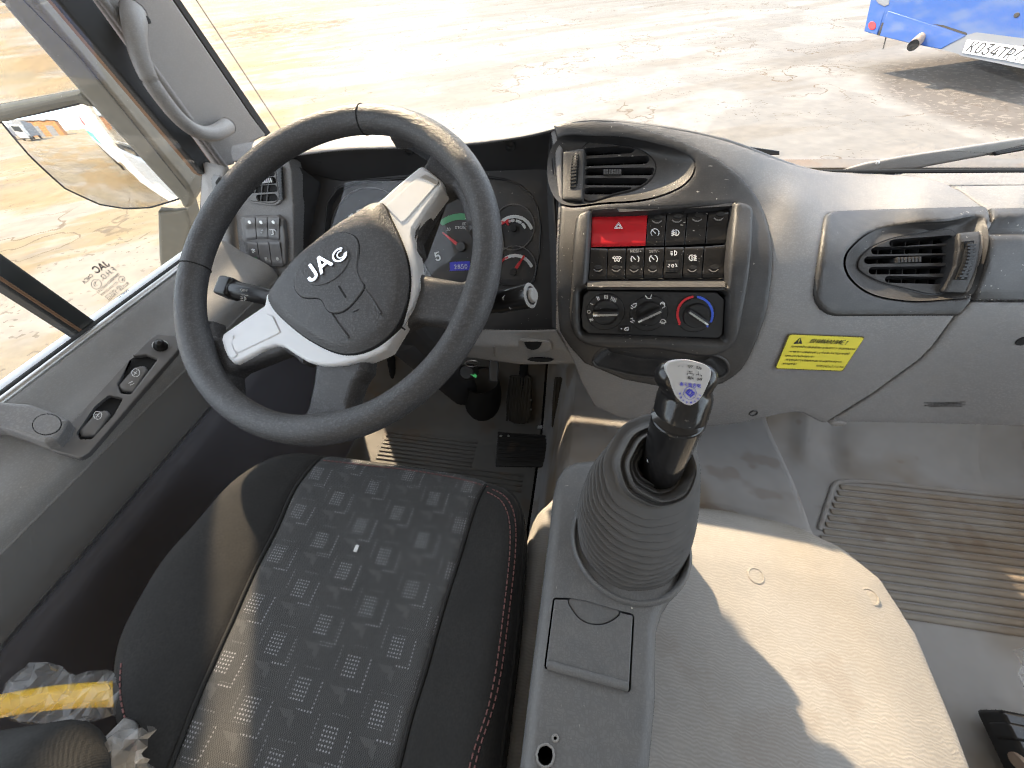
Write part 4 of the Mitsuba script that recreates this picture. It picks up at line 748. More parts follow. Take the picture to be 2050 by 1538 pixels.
# oval tray under the heater
part(cp, 'tray_bowl', bowl(TRAY, Polygon([(1325 + (x - 1325) * .80, 722 + (y - 722) * .62) for x, y in TRAY.exterior.coords]), 0.0, -0.026, m=90), 'dash_black', True)
part(cp, 'tray_floor', drape(Polygon([(1325 + (x - 1325) * .83, 722 + (y - 722) * .68) for x, y in TRAY.exterior.coords]), -0.0255, 0.004, 0, 3, 8), 'dash_black', True)
part(cp, 'tray_lip', tube(D(resample(np.array(TRAY.buffer(2.5).exterior.coords)[:-1], 6), 0.003), 0.0022, 8, True), 'dash_black', True)
# screws of the moulding
for x, y in ((1508, 827),):
    sc = part(dash, 'screw', lathe(D([(x, y)], .0006)[0], DP(x, y).n, [(-.004, .006), (.0004, .006), (.001, .0048), (-.001, .004), (-.002, .0025), (-.002, 0)], 20), 'plastic_black', True)

# ------------------------------------------------------------------ warning sticker
ST = plane3(*D([(1575, 672), (1722, 680), (1620, 738)], 0.0022))
stk = thing('warning_sticker', 'yellow warning sticker in Russian on the grey dashboard', 'sticker')
part(stk, 'sheet', slab(ST, ST.poly([(1581, 670), (1730, 676), (1686, 742), (1553, 737)], .003), 0, .0004), 'sticker_yellow', False)
part(stk, 'edge', slab(ST, ST.poly([(1579, 668.5), (1732, 674.5), (1687, 744), (1551, 738.5)], .003), -.0006, .0001), 'print_brown', False)
tri = ST.poly([(1601.5, 675.5), (1605, 688), (1588, 688)]); part(stk, 'warning_triangle', slab(ST, tri, .0003, .0009), 'print_black', False)
part(stk, 'exclamation_mark', mark(ST.off(.0009), [[(1600.5, 679.5), (1598.5, 684)], [(1598, 686.2), (1597.8, 686.6)]], 1.5, .0001), 'sticker_yellow', False)
part(stk, 'heading', text(ST, (1618.5, 686), (1692, 689.5), 'ВНИМАНИЕ !', bold=False, lean=.25), 'print_black', False)
for s_, a, b in (('НАЧИНАЙТЕ ДВИЖЕНИЕ ТОЛЬКО С 1-Й ПЕРЕДАЧИ!', (1582, 695), (1710, 700.5)), ('НАЧИНАТЬ ДВИЖЕНИЕ С 2-Й ИЛИ ПОСЛЕДУЮЩЕЙ', (1578, 705), (1698, 710)), ('ПЕРЕДАЧ ЗАПРЕЩЕНО!', (1570, 713.5), (1627, 715.5)),
                 ('ЗАПРЕЩАЕТСЯ ДВИЖЕНИЕ НА НЕЙТРАЛЬНОЙ', (1570, 721.5), (1682, 726)), ('ПЕРЕДАЧЕ!', (1563, 729.5), (1592, 730.5)), ('5901001AZ J-6 РФ', (1632, 734), (1686, 736.5))):
    part(stk, 'lettering', text(ST, a, b, s_, lean=.2, thick=.0002), 'print_brown', False)

# ------------------------------------------------------------------ hood and shroud over the instruments
def row(P, y): yy = np.broadcast_to(y, len(P)); return [aty(px_, py_, d) for (px_, py_), d in zip(P, yy)]
HX = [466, 520, 579, 681, 784, 845, 920, 989, 1060, 1133]
h_top = row(list(zip(HX, [292, 282, 274, 264, 259.5, 259, 262, 259, 254, 247.5])), [.66, .68, .69, .70, .705, .705, .705, .705, .70, .66])
h_lip = row(list(zip(HX, [319, 314, 308, 296, 292, 289, 286, 279, 268, 250])), [.615, .62, .625, .632, .637, .64, .642, .642, .64, .636])
h_und = [p + (0, .006, -.006) for p in h_lip]; h_far = [p + (0, .10, -.075) for p in h_top]
part(dash, 'hood', loft([h_far, [p + (0, .02, -.010) for p in h_top], h_top, [a * .5 + b * .5 + (0, 0, .004) for a, b in zip(h_top, h_lip)], h_lip, h_und], 50, 60, 2), 'dash_grey', True, 'grey hood over the instruments')
bk = row(list(zip(HX[2:], [322, 362, 357.5, 356, 354, 352, 348, 342])), [.655, .672, .675, .676, .677, .677, .672, .655])
shr = part(dash, 'instrument_shroud', loft([h_und[2:], [a * .5 + b * .5 for a, b in zip(h_und[2:], bk)], bk], 20, 60, 2, 0.004), 'shroud_black', True, 'dark shroud below the instrument hood')
for x, y, d in ((640, 316, .650), (818, 301, .648), (1022, 292, .650)):
    n_ = nrm((0, -0.86, -0.5)); c = aty(x, y, d - .002)
    part(shr, 'screw', lathe(c, -ray(x, y) * .6 + n_, [(-.01, .0085), (.001, .0085), (.0016, .0075), (-.003, .0068), (-.004, .004), (-.002, .0035), (-.002, 0)], 20), 'plastic_black', True)
LP = plane3(aty(500, 335, .618), aty(588, 400, .602), aty(530, 560, .550))
lw = np.array([[LP.px(575, 316, -.004), aty(642, 366, .670)], [LP.px(585, 412, -.004), aty(640, 440, .650)], [LP.px(585, 490, -.004), aty(636, 505, .625)], [LP.px(588, 600, -.004), aty(636, 590, .59)]])
part(dash, 'shroud_wall', loft(lw, 20, 12, 1, 0.004), 'shroud_black', True)
rw = np.array([[aty(1101, 264, .640), aty(1094, 345, .660)], [aty(1110, 400, .560), aty(1096, 400, .630)], [aty(1117, 520, .505), aty(1102, 520, .575)], [aty(1116, 660, .433), aty(1106, 655, .47)]])
part(dash, 'shroud_wall', loft(rw, 20, 8, 1, 0.004), 'shroud_black', True)

# instrument cluster
CP = plane3(aty(700, 362, .672), aty(1090, 385, .645), aty(980, 645, .520))
clu = thing_part(dash, 'instrument_cluster', 'instrument cluster with gauges under a clear lens')
part(clu, 'surround', slab(CP, CP.poly([(560, 330), (700, 352), (990, 342), (1108, 338), (1112, 520), (1110, 662), (975, 664), (860, 655), (600, 580)]).difference(CP.poly([(653, 405), (676, 375), (720, 360), (860, 352), (960, 350), (1010, 357), (1042, 369), (1064, 388), (1079, 415), (1086, 453), (1083, 511), (1071, 569), (1030, 574), (660, 560), (646, 480)], .006)), -.03, 0.0), 'shroud_black', False)
GF = CP.off(-0.018); fc = part(clu, 'face', slab(GF, GF.poly([(560, 345), (1110, 335), (1110, 600), (560, 590)]), -.01, 0), 'dash_black', False)
LENSP = [(655, 407), (677, 377), (720, 362), (860, 355), (960, 352), (1010, 359), (1041, 371), (1062, 389), (1077, 416), (1083, 453), (1080, 511), (1069, 567), (1028, 571), (660, 557), (648, 480)]
part(clu, 'lens', sheet(np.array([[CP.px(x, y, .001 + .008 * (1 - ((x - 860) / 240) ** 2)) for x in np.linspace(652, 1082, 24)] for y in (362, 420, 480, 560)])), 'lens', True)
part(clu, 'lens_rim', tube([CP.px(x, y, .001) for x, y in resample(np.array(LENSP), 9)], .0016, 6, True), 'plastic_black', True)
GM = GF.off(.0006)
sub = lambda name, mesh, m, lb=None: part(clu, name, mesh, m, False, lb)
rpx = lambda c, r: np.linalg.norm(GF.px(c[0] + r, c[1]) - GF.px(*c))
for c, r, lb in (((923, 493), 86, 'ring of the rev counter'), ((745, 478), 86, None), ((1028, 456), 43, None), ((1031, 538), 43, None)):
    sub('gauge_disc', disc(GF, GF.px(*c), rpx(c, r - 2), 0, .0003), 'shroud_black'); sub('gauge_ring', ring(GF, GF.px(*c), rpx(c, r), .0018, 0, .0035, .0006), 'film_grey', lb)
sub('green_band', mark(GM, [arc((924, 500), 66, 236, 276, 16)], 11), 'print_green', 'green band of the rev counter')
sub('scale', mark(GM, [arc((924, 500), 66, a, a + 6, 4) for a in (278, 287, 296)] + [arc((744, 486), 66, a, a + 5, 4) for a in range(150, 400, 16)], 8), 'print_white')
sub('lettering', text(GM, (894, 462), (902, 462), '10', bold=True), 'print_white'); sub('lettering', text(GM, (911, 459), (946, 458), 'X100r/min'), 'print_white'); sub('lettering', text(GM, (925, 451), (933, 451), '15', bold=True), 'print_white')
sub('lettering', text(GM, (955, 462), (962, 462), '20', bold=True), 'print_white'); sub('lettering', text(GM, (872, 524), (884, 520), '5', bold=True), 'print_white')
GN = GF.off(.005)
sub('needle', slab(GN, GN.poly([(886, 467), (887, 465), (918, 487), (913, 492)]), 0, .0012), 'print_red', 'red needle of the rev counter'); sub('needle_cap', disc(GN, GN.px(923, 494), .009, -.004, .003, .001), 'plastic_black')
sub('display', slab(GM, GM.poly([(901, 525), (941, 523), (941, 541), (901, 543)]), 0, .0012), 'print_blue', 'small blue display'); sub('lettering', text(GM.off(.0014), (909, 539), (936, 538), '2850'), 'print_white')
for x, y, r in ((931.5, 389.5, 4), (930, 406.5, 3.2)): sub('warning_lamp', disc(GM, GM.px(x, y), r * .00075, 0, .001), 'print_red', 'red warning lamp' if r > 3.5 else None)
for c, a0 in (((1030, 470), 215), ((1031, 548), 215)): sub('scale', mark(GM.off(.0012), [arc(c, 36, a, a + 11, 4) for a in range(a0 + (25 if c[1] > 500 else 0), 330, 14)], 6), 'print_white')
sub('red_scale', mark(GM.off(.0012), [arc((1031, 548), 36, 215, 245, 6)], 4), 'print_red'); sub('inner_scale', mark(GM.off(.0012), [arc((1029, 466), 24, a, a + 18, 4) for a in (250, 285, 318)], 5), 'print_white')
sub('warning_mark', mark(GM.off(.0012), [[(1007, 440), (1018, 450)], [(1018, 440), (1006, 449)], [(1004, 445), (1021, 444)]], 3.0), 'print_red', 'red cross lamp in the upper gauge')
GN2 = GF.off(.004)
sub('needle', slab(GN2, GN2.poly([(1030, 536), (1036, 539), (1051, 513), (1049, 511)]), 0, .001), 'print_red', 'red needle of the small gauge'); sub('needle_cap', disc(GN2, GN2.px(1027, 545), .006, -.003, .002, .001), 'plastic_black'); sub('needle_cap', disc(GN2, GN2.px(1028, 457), .006, -.003, .002, .001), 'plastic_black')
# trim between cluster and column
part(dash, 'lower_cover', loft([[aty(x, y, d) for x, y, d in r] for r in ([(700, 590, .56), (860, 652, .522), (975, 660, .512), (1112, 662, .440)], [(720, 640, .53), (870, 690, .50), (985, 690, .470), (1135, 700, .424)], [(760, 700, .54), (930, 715, .49), (1042, 730, .44), (1158, 728, .415)], [(770, 700, .60), (935, 712, .56), (1048, 727, .52), (1162, 726, .50)])], 24, 24, 1, .004), 'trim_grey', True, 'grey cover with ashtray below the instruments')
LC = plane3(aty(985, 675, .475), aty(1140, 690, .424), aty(1050, 728, .437))
ash = part(dash, 'ashtray', slab(LC, LC.poly([(1040, 680), (1100, 682), (1106, 688), (1105, 699), (1100, 703), (1046, 700), (1041, 694)], .002), -.01, .004, .001), 'trim_grey', label='small grey ashtray below the instruments')
part(ash, 'finger_hole', slab(LC, LC.poly([(1052, 681)] + arc((1070, 683), 17.5, 0, 180, 14, 16) + [(1087, 682)]).buffer(0), .003, .0046), 'void')
part(dash, 'coin_slot', slab(LC, LC.poly(arc((1082, 720), 24, 0, 360, 30, 3.5, .05)), -.004, .003), 'void')

# left end of the dashboard: vent, switch bank, end panel
LP = plane3(aty(500, 335, .618), aty(588, 400, .602), aty(530, 560, .550))
lp = part(dash, 'left_panel', slab(LP, LP.poly([(470, 312), (560, 312), (578, 319), (584, 350), (586, 395), (588, 414), (588, 420), (588, 480), (590, 600), (500, 600), (485, 540), (474, 470), (468, 400)], .002), -.03, 0, .003), 'dash_grey', label='grey left panel of the dashboard')
part(dash, 'end_panel', loft([[aty(x, y, d) for x, y, d in r] for r in ([(404, 328, .625), (420, 326, .615), (448, 334, .605), (472, 345, .625)], [(400, 420, .60), (425, 430, .585), (455, 445, .575), (476, 455, .60)], [(396, 520, .57), (425, 545, .555), (468, 560, .545), (492, 560, .565)], [(395, 650, .525), (420, 668, .515), (455, 640, .515), (545, 600, .535)], [(400, 760, .50), (430, 770, .495), (470, 720, .500), (560, 700, .54)])], 40, 30, 2, .004), 'trim_grey', True, 'pale end panel of the dashboard beside the door')
EP = plane3(aty(412, 340, .618), aty(445, 350, .603), aty(430, 420, .586), (0, 1, 0)).off(.002)
eb = part(dash, 'end_switch', slab(EP, EP.poly([(426, 357), (431, 350), (443, 352), (446, 360), (440, 385), (428, 382)], .003, .0), -.002, .003, .001), 'film_grey', label='small switch on the end panel')
part(eb, 'slot', mark(EP.off(.003), [[(434, 367), (440, 358)], [(432, 378), (437, 371)]], 3), 'void')
VL = Polygon(curve(np.array([(494, 395), (498, 372), (508, 352), (528, 341), (552, 337), (556, 352), (560, 380), (560, 400), (552, 406), (528, 405), (506, 402)], float), 100, True))
def vent_left():
    v = thing_part(dash, 'air_vent', 'left air outlet behind the steering wheel rim'); pl = LP.off(.002); P = Polygon(pl.uv([pl.px(x, y) for x, y in VL.exterior.coords])).buffer(0)
    s = np.linalg.norm(pl.px(525, 380) - pl.px(530, 380)) / 5
    op = unary_union([LineString(pl.uv([pl.px(*a), pl.px(*b)])).buffer(w * s / 2, quad_segs=5) for a, b, w in (((520, 350), (548, 346), 10), ((508, 365), (551, 361), 10), ((502, 380), (553, 377), 11), ((522, 397), (553, 395), 11))]).intersection(P.buffer(-.001))
    subpart(v, 'louvre', slab(pl, P.difference(op), -.002, .004, .001, 2), 'film_grey'); subpart(v, 'duct', slab(pl, P.buffer(-.0005), -.002, -.0005), 'void')
    for x in (512, 525, 537): subpart(v, 'vane', slab(pl, LineString(pl.uv([pl.px(x + 4, 340), pl.px(x - 2, 404)])).buffer(.0005, cap_style=2).intersection(P.buffer(-.001)), -.001, .0018), 'film_grey', False)
    subpart(v, 'slider', [bx(pl.px(523 + 4.2 * i, 363 - i * .4, .005), (.0016, .007, .004), np.array([pl.a, pl.b, pl.n])) for i in range(6)], 'steel', False)
    subpart(v, 'surround', ring_poly(pl, P), 'dash_grey')
    subpart(v, 'thumbwheel', [bx(pl.px(560 + i * .3, 338 + 6.2 * i, .004), (.006, .0026, .004), np.array([pl.a, pl.b, pl.n])) for i in range(10)] + [slab(pl, pl.poly([(555, 334), (566, 333), (568, 400), (559, 401)]), 0, .003)], 'plastic_black', False)
def ring_poly(pl, P): return slab(pl, P.buffer(.004).difference(P.buffer(.0002)), -.002, .003, .0015)
vent_left()
SB = LP.off(.001)
fr = part(lp, 'switch_frame', slab(SB, SB.poly([(486, 436), (492, 432), (560, 430), (572, 440), (577, 480), (577, 528), (568, 534), (512, 534), (504, 528), (490, 480)], .003), -.004, .007, .003), 'film_grey')
lt = [(489, 434, 493, 482), (511, 433, 514, 479), (535, 433, 537, 479), (560, 433, 559, 482)]; lb_ = [(494, 484, 503, 530), (515, 486, 522, 531), (538, 485, 545, 532), (560, 485, 568, 532)]
for S, kd in ((lt, 'up'), (lb_, 'low')):
    for i in range(3):
        a, b = S[i], S[i + 1]; mesh, _h = rocker(SB, a[:2], b[:2], b[2:], a[2:], [(t, z * .8) for t, z in PRO[kd]], .004, .5)
        k = part(lp, 'rocker_switch', mesh, 'film_grey', 40, ('left', 'middle', 'right')[i] + (' switch in the upper row' if kd == 'up' else ' switch in the lower row') + ' of the left switch bank')
        cx, cy = ((a[0] + b[0]) / 2 + 1, 445) if kd == 'up' else ((a[2] + b[2]) / 2 - 1, 519)
        part(k, 'indicator', disc(SB.off(.004), SB.px(cx, cy, .009), .0032, 0, .0072 if kd == 'up' else .0052, .0004), 'print_green' if (kd, i) == ('low', 0) else 'steel')
        if (kd, i) == ('up', 2): part(k, 'symbol', mark(SB.off(.0096), [[(541, 460), (550, 460), (552, 463)], [(546, 460), (548, 469), (544, 470)]], 1.5), 'print_white')
        if (kd, i) == ('up', 1): part(k, 'symbol', mark(SB.off(.0096), [[(524, 461), (527, 461)], [(523, 466), (525, 466)]], 1.5), 'print_grey')
        if (kd, i) == ('low', 0): part(k, 'symbol', mark(SB.off(.011), [[(507, 499), (507, 506)], [(504, 500), (510, 500)], [(508, 503), (511, 503)]], 1.5), 'print_white')
part(lp, 'blank_switch', slab(SB, SB.poly([(505, 556), (508, 551), (538, 551), (541, 556), (543, 575), (506, 575)], .002), -.002, .003, .001), 'film_grey'); part(lp, 'socket', lathe(SB.px(523, 566, .002), SB.n, [(0, .013), (.004, .0125), (.004, .0095), (-.001, .009), (-.001, 0)], 24), 'plastic_black')
part(dash, 'cable_hole', tube([aty(470 + 48 * math.cos(t) - 6 * math.sin(t), 655 + 46 * math.sin(t) - 22 * math.cos(t), .505) for t in np.linspace(2.0, 5.2, 24)], .004, 8), 'film_grey', True)
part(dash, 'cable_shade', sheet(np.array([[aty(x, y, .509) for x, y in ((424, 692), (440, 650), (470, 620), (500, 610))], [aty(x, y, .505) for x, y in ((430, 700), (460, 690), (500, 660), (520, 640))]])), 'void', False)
kp = part(dash, 'kick_panel', loft([[aty(x, y, d) for x, y, d in r] for r in ([(440, 720, .58), (520, 715, .62), (640, 700, .66)], [(440, 790, .56), (520, 790, .60), (640, 780, .66)], [(440, 900, .52), (520, 900, .56), (640, 880, .62)])], 16, 16, 1), 'door_low', True)
for i in range(6): part(kp, 'grille_bar', tube([aty(532 + 17 * i * .9 + 18 * t + 8 * t * t, 740 - 5 * i + 36 * t * (1 - .1 * t), .60 + .012 * i) for t in np.linspace(-.3, 1, 10)], .0018, 6), 'film_grey', True)

# ------------------------------------------------------------------ steering wheel and column
WC, tl_, sw_ = np.array([-0.3105, 0.3648, -0.2359]), 0.536, -0.062
wn = np.array([math.sin(sw_), -math.sin(tl_) * math.cos(sw_), math.cos(tl_) * math.cos(sw_)]); W = Pl(WC, wn, np.cross([0, 1, 0], wn))
whl = thing('steering_wheel', 'black grained steering wheel with silver spokes, turned to the left', 'steering wheel')
RR, rr = 0.205, 0.0168
ang = lambda x, y: math.atan2(*(W.uv(W.px(x, y))[::-1]))
spk = [ang(900, 290), ang(392, 700), ang(950, 600), ang(655, 850)]
th = np.linspace(0, 2 * np.pi, 200, endpoint=False)
bump_ = sum(np.exp(-((np.angle(np.exp(1j * (th - a))) / .20) ** 2)) for a in spk)
rim = tube(np.array([W.o + (RR - .001 * b_) * (math.cos(t) * W.a + math.sin(t) * W.b) - W.n * .001 * b_ for t, b_ in zip(th, bump_)]), rr * (1 + .10 * bump_), 24, True, upv=W.n)
rk = part(whl, 'rim', rim, 'leather', True, 'grained black rim')
for x, y in ((731, 231), (393, 535)):
    t = ang(x, y); c = W.o + RR * (math.cos(t) * W.a + math.sin(t) * W.b); rad = math.cos(t) * W.a + math.sin(t) * W.b
    part(rk, 'seam', tube([c + (rr + .0002) * (math.cos(f) * rad + math.sin(f) * W.n) for f in np.linspace(0, 2 * np.pi, 40, endpoint=False)], .0009, 6, True), 'void')
hub_c = W.px(672, 565, -.02)
def Wp(P, h, r=0): return W.poly(P, r, h)
circ = Point(0, 0).buffer(RR + .002, 64)
spokes = {
 'upper spoke leading to the silver arm': ([(776, 268), (815, 268), (848, 285), (858, 305), (842, 335), (762, 398), (740, 470), (800, 540), (838, 500), (832, 470), (880, 385), (905, 372), (920, 400), (936, 460), (990, 430), (960, 330), (900, 260), (830, 215), (770, 215)], -.012),
 'left spoke leading to the silver arm': ([(418, 640), (421, 671), (432, 675), (444, 666), (527, 611), (560, 606), (640, 700), (600, 728), (585, 714), (566, 703), (540, 712), (470, 740), (456, 752), (456, 775), (462, 800), (400, 800), (362, 720), (362, 640)], -.012),
 'right spoke': ([(800, 540), (835, 542), (859, 549), (920, 560), (944, 552), (958, 540), (1000, 540), (985, 640), (955, 690), (940, 682), (926, 668), (893, 647), (835, 640), (790, 660)], -.014),
 'lower spoke': ([(640, 690), (627, 728), (622, 770), (612, 815), (600, 838), (578, 846), (560, 880), (660, 892), (745, 868), (716, 838), (702, 818), (702, 800), (714, 765), (730, 742), (735, 690)], -.014)}
for nm, (P, h) in spokes.items():
    gp = Wp(P, h).buffer(.004).buffer(-.004).intersection(circ); part(whl, 'spoke', slab(W, gp, h - .024, h, .010, 4), 'leather', 40, nm)
hubP = [(745, 398), (800, 440), (830, 500), (836, 569), (822, 615), (800, 655), (770, 700), (730, 722), (689, 734), (640, 735), (590, 715), (545, 690), (520, 610), (600, 510), (680, 440)]
part(whl, 'hub_body', slab(W, Wp(hubP, -.03, .006).buffer(-.022), -.036, -.022, .008), 'plastic_black', 40)
SILV = [(762, 398), (800, 364), (838, 333), (846, 331), (853, 335), (883, 360), (887, 366), (886, 375), (856, 415), (828, 456), (826, 470), (829, 497), (835, 538), (837, 572), (824, 612), (801, 651), (772, 699), (760, 706), (730, 718), (689, 729), (660, 732), (640, 731), (612, 724), (588, 709), (566, 694), (550, 691), (530, 697), (470, 728), (464, 727), (454, 717), (446, 700), (441, 680), (444, 668), (490, 636), (527, 611), (531, 590), (600, 520), (700, 440)]
sil = part(whl, 'silver_trim', slab(W, Wp(SILV, -.006, .0025), -.028, -.006, .005, 4), 'silver', 40, 'silver trim with two arms round the lower hub')
part(sil, 'inlay', slab(W, Wp([(770, 412), (842, 349), (850, 350), (872, 368), (870, 374), (812, 440), (802, 445)], -.004, .001), -.008, -.0045, .0012), 'silver')
part(sil, 'inlay', slab(W, Wp([(460, 682), (534, 628), (545, 632), (560, 664), (552, 670), (476, 706), (468, 702)], -.004, .001), -.008, -.0045, .0012), 'silver')
part(sil, 'groove', slab(W, Wp([(840, 355), (850, 348), (878, 362), (872, 371), (856, 362)], -.003, .0), -.006, -.0038, .0004), 'steel')
part(sil, 'groove', slab(W, Wp(curve([(451, 676), (464, 671), (462, 690), (470, 712), (462, 716), (453, 700)], 30, True).tolist(), -.003), -.006, -.0042, .0004), 'silver')
PAD = [(758, 401), (770, 420), (782, 446), (797, 480), (809, 518), (813, 559), (808, 600), (794, 637), (772, 668), (743, 690), (709, 703), (675, 704), (640, 692), (599, 668), (558, 634), (533, 605), (528, 590), (538, 570), (558, 542), (593, 504), (634, 470), (675, 439), (716, 414), (743, 400)]
pg = Wp(curve(np.array(PAD, float), 120, True).tolist(), .004); pad_c = np.array(pg.centroid.coords[0])
part(whl, 'pad_gap', slab(W, pg.buffer(.0016), -.02, -.0045), 'void', False)
def dome(g, h0, rise, bev, n=14):
    """A cushion: the outline g domed from its edge towards its middle."""
    R = resample(np.array(g.exterior.coords)[:-1], .003); c = R.mean(0); rows = [W.xyz(R, h0 - .016), W.xyz(R, h0 - bev)]
    for t in np.linspace(0, 1, n)[1:]:
        k = t; Q = c + (R - c) * (1 - k); rows.append(W.xyz(Q, h0 - bev + bev * min(1, (k / .12)) ** .5 + rise * (1 - (1 - k) ** 2)))
    V = np.stack(rows); return sheet(np.concatenate([V, V[:, :1]], 1), 0, (0, 0, 0))
pd = part(whl, 'hub_pad', dome(pg, .004, .006, .006), 'leather', 40, 'grained black pad with a raised badge panel')
BAD = Wp(curve(np.array([(590, 577), (596, 540), (620, 505), (655, 474), (690, 466), (712, 476), (718, 500), (715, 535), (722, 560), (729, 573), (722, 588), (668, 627), (658, 624), (642, 600), (606, 595)], float), 80, True).tolist(), .010)
BH = .0105
bad = part(pd, 'badge_panel', slab(W, BAD, 0, BH, .0012), 'leather', 40, 'raised panel under the badge')
part(pd, 'panel_gap', slab(W, BAD.buffer(.0009), 0, BH - .0015), 'void', False)
part(bad, 'badge_oval', slab(W, Polygon(W.uv([W.px(x, y, BH) for x, y in arc((655, 530), 53, 0, 360, 50, 33, math.radians(-39))])), 0, BH + .0011, .0010), 'leather', 40)
WB = W.off(BH + .0011)
part(pd, 'lettering', text(WB, (622, 570), (669, 529), 'JA', bold=True, thick=.0016), 'chrome', 30, 'silver badge letters')
part(pd, 'lettering', [mark(WB, [arc((682, 512), 14.5, 30 - 0, 320 - 0, 26, 11.0, math.radians(-42))], 3.6, .0006, .0014), mark(WB, [arc((684, 511), 8, 30, 310, 18, 6.2, math.radians(-42))], 2.0, .0006, .0012)], 'chrome', 30, 'silver ringed letter C of the badge')
part(pd, 'horn_slot', mark(W.off(BH), [[(679, 574), (692, 595)]], 3.2, .0002, .0003), 'void', False)
for L in ([(664, 628), (678, 650), (697, 676)], [(731, 580), (746, 600), (762, 628)]): part(pd, 'crease', tube([W.px(x, y, .0086 - .0008 * k) for k, (x, y) in enumerate(L)], .0014, 8), 'leather', True)
part(pd, 'crease', mark(W.off(.0088), [[(707, 625), (718, 620)]], 1.4, .0002, .0003), 'void', False)

col = thing('steering_column', 'black steering column with two switch stalks behind the wheel', 'steering column')
ca = nrm(WC + wn * -.05 - np.array([0, 0, 0])); dn = nrm(np.array([0.02, 0.42, -0.91])); c0 = WC - wn * .055
part(col, 'shroud', smoothed(m3.Manifold.batch_hull([m3.Manifold.sphere(.028, 24).translate((c0 + W.a * x + W.b * y - wn * z).tolist()) for x in (-.018, .030) for y in (-.02, .03) for z in (0, .05)]) + m3.Manifold.batch_hull([m3.Manifold.sphere(.035, 24).translate((c0 + W.a * x - wn * .05 + dn * z).tolist()) for x in (-.012, .03) for z in (0, .22)]), .012, 6), 'shroud_black', True)
part(col, 'tube', tube([c0 + dn * z for z in np.linspace(.15, .62, 6)], .042, 20), 'shroud_black', True)
fb = c0 + dn * .56
part(col, 'floor_boot', lathe(atz(965, 770, -.74), atz(972, 820, -.88) - atz(962, 740, -.70), [(-.02, .045), (.03, .05), (.08, .055), (.13, .05), (.15, .040), (.16, .0)], 32), 'rubber', True, 'black rubber boot at the foot of the column')
def stalk(a, b, h, r, lab):
    A, B = W.px(*a, h), W.px(*b, h); ax = nrm(A - B); return A, B, ax
hs = -.050
A, B = W.px(462, 578, hs), W.px(560, 600, hs); ax = nrm(A - B); s1 = part(col, 'light_stalk', tube([B, B + (A - B) * .35, A + ax * -.006], [.0115, .0125, .0125], 20), 'plastic_black', True, 'left stalk with the lighting symbols')
part(s1, 'end_knob', hull([A + ax * t + np.cross(ax, wn) * u + wn * v for t in (-.006, .010) for u in (-.010, .010) for v in (-.009, .009)], [.0045] * 8, 16), 'plastic_black', 40)
part(s1, 'collar', tube([A - ax * .006, A - ax * .010], .0132, 20), 'shroud_black', 30)
SK = Pl(W.px(505, 590, hs) + nrm(-W.px(505, 590, hs)) * .0127, -W.px(505, 590, hs), (1, 0, 0))
part(s1, 'lettering', text(SK, (481, 583), (496, 585), 'OFF'), 'print_white', False); part(s1, 'symbol', mark(SK, [arc((511, 583), 3.2, 0, 360, 14)] + [[(511 + 4.6 * math.cos(t), 583 + 4.6 * math.sin(t)), (511 + 7.2 * math.cos(t), 583 + 7.2 * math.sin(t))] for t in np.linspace(0, 5.5, 8)] + [[(482, 590), (496, 592)]] + [arc((489, 598), 3.5, -90, 90, 8), [(489, 594), (489, 602)], [(486, 595), (482, 594)], [(486, 598), (482, 598)], [(486, 601), (482, 601)]], 1.2), 'print_white', False)
A, B = W.px(1062, 592, -.02), W.px(930, 618, -.06); ax = nrm(A - B); s2 = part(col, 'wiper_stalk', tube([B, B + (A - B) * .5, B + (A - B) * .56, A], [.0115, .012, .0138, .0142], 20), 'gloss_black', 40, 'right stalk with the wiper symbols and a round grey button')
part(s2, 'end_button', lathe(A, ax, [(0, .0142), (.001, .0125), (.0012, .0085), (.005, .008), (.006, .0065), (.0062, 0)], 24), 'trim_grey', 40)
SK2 = Pl(W.px(1020, 598, -.034) + nrm(-W.px(1020, 598, -.034)) * .0146, -W.px(1020, 598, -.034), (1, 0, 0))
part(s2, 'lettering', [text(SK2, (1019, 598), (1030, 597), 'OFF'), text(SK2, (1018, 610), (1029, 609), 'INT'), text(SK2, (1020, 619), (1029, 618), 'LO')], 'print_white', False); part(s2, 'symbol', mark(SK2, [[(1006, 597), (1010, 602), (1014, 596), (1010, 592), (1006, 597)], [(1036, 591), (1042, 596), (1048, 590), (1042, 587), (1036, 591)]], 1.2), 'print_white', False)

# ignition key hanging by the column
ky = thing('ignition_key', 'black car key and fob with a green tag hanging beside the steering column', 'key')
k0 = aty(940, 735, .47); part(ky, 'key_ring', tube([aty(945 + 14 * math.cos(t), 728 + 6 * math.sin(t), .47 + .01 * math.sin(t)) for t in np.linspace(0, 2 * np.pi, 30, endpoint=False)], .0012, 8, True), 'chrome', True)
part(ky, 'lock', lathe(aty(935, 745, .475), nrm((0, -.7, .7)), [(-.03, .016), (.0, .016), (.004, .013), (.004, 0)], 24), 'plastic_black', 40)
FP = Pl(aty(989, 735, .46), (0, -.8, .6))
part(ky, 'fob', slab(FP, FP.poly([(982, 712), (996, 712), (998, 735), (996, 765), (980, 765), (979, 735)], .003), -.005, .005, .003), 'plastic_black', label='black hanging fob'); part(ky, 'fob_link', tube([aty(989, 693, .462), aty(989, 712, .461)], .0014, 8), 'steel', True)
part(ky, 'tag', slab(FP, FP.poly([(942, 749), (947, 751), (951, 748), (955, 753), (953, 757), (948, 754)], .0), -.001, .001), 'tag_green', label='small green tag')

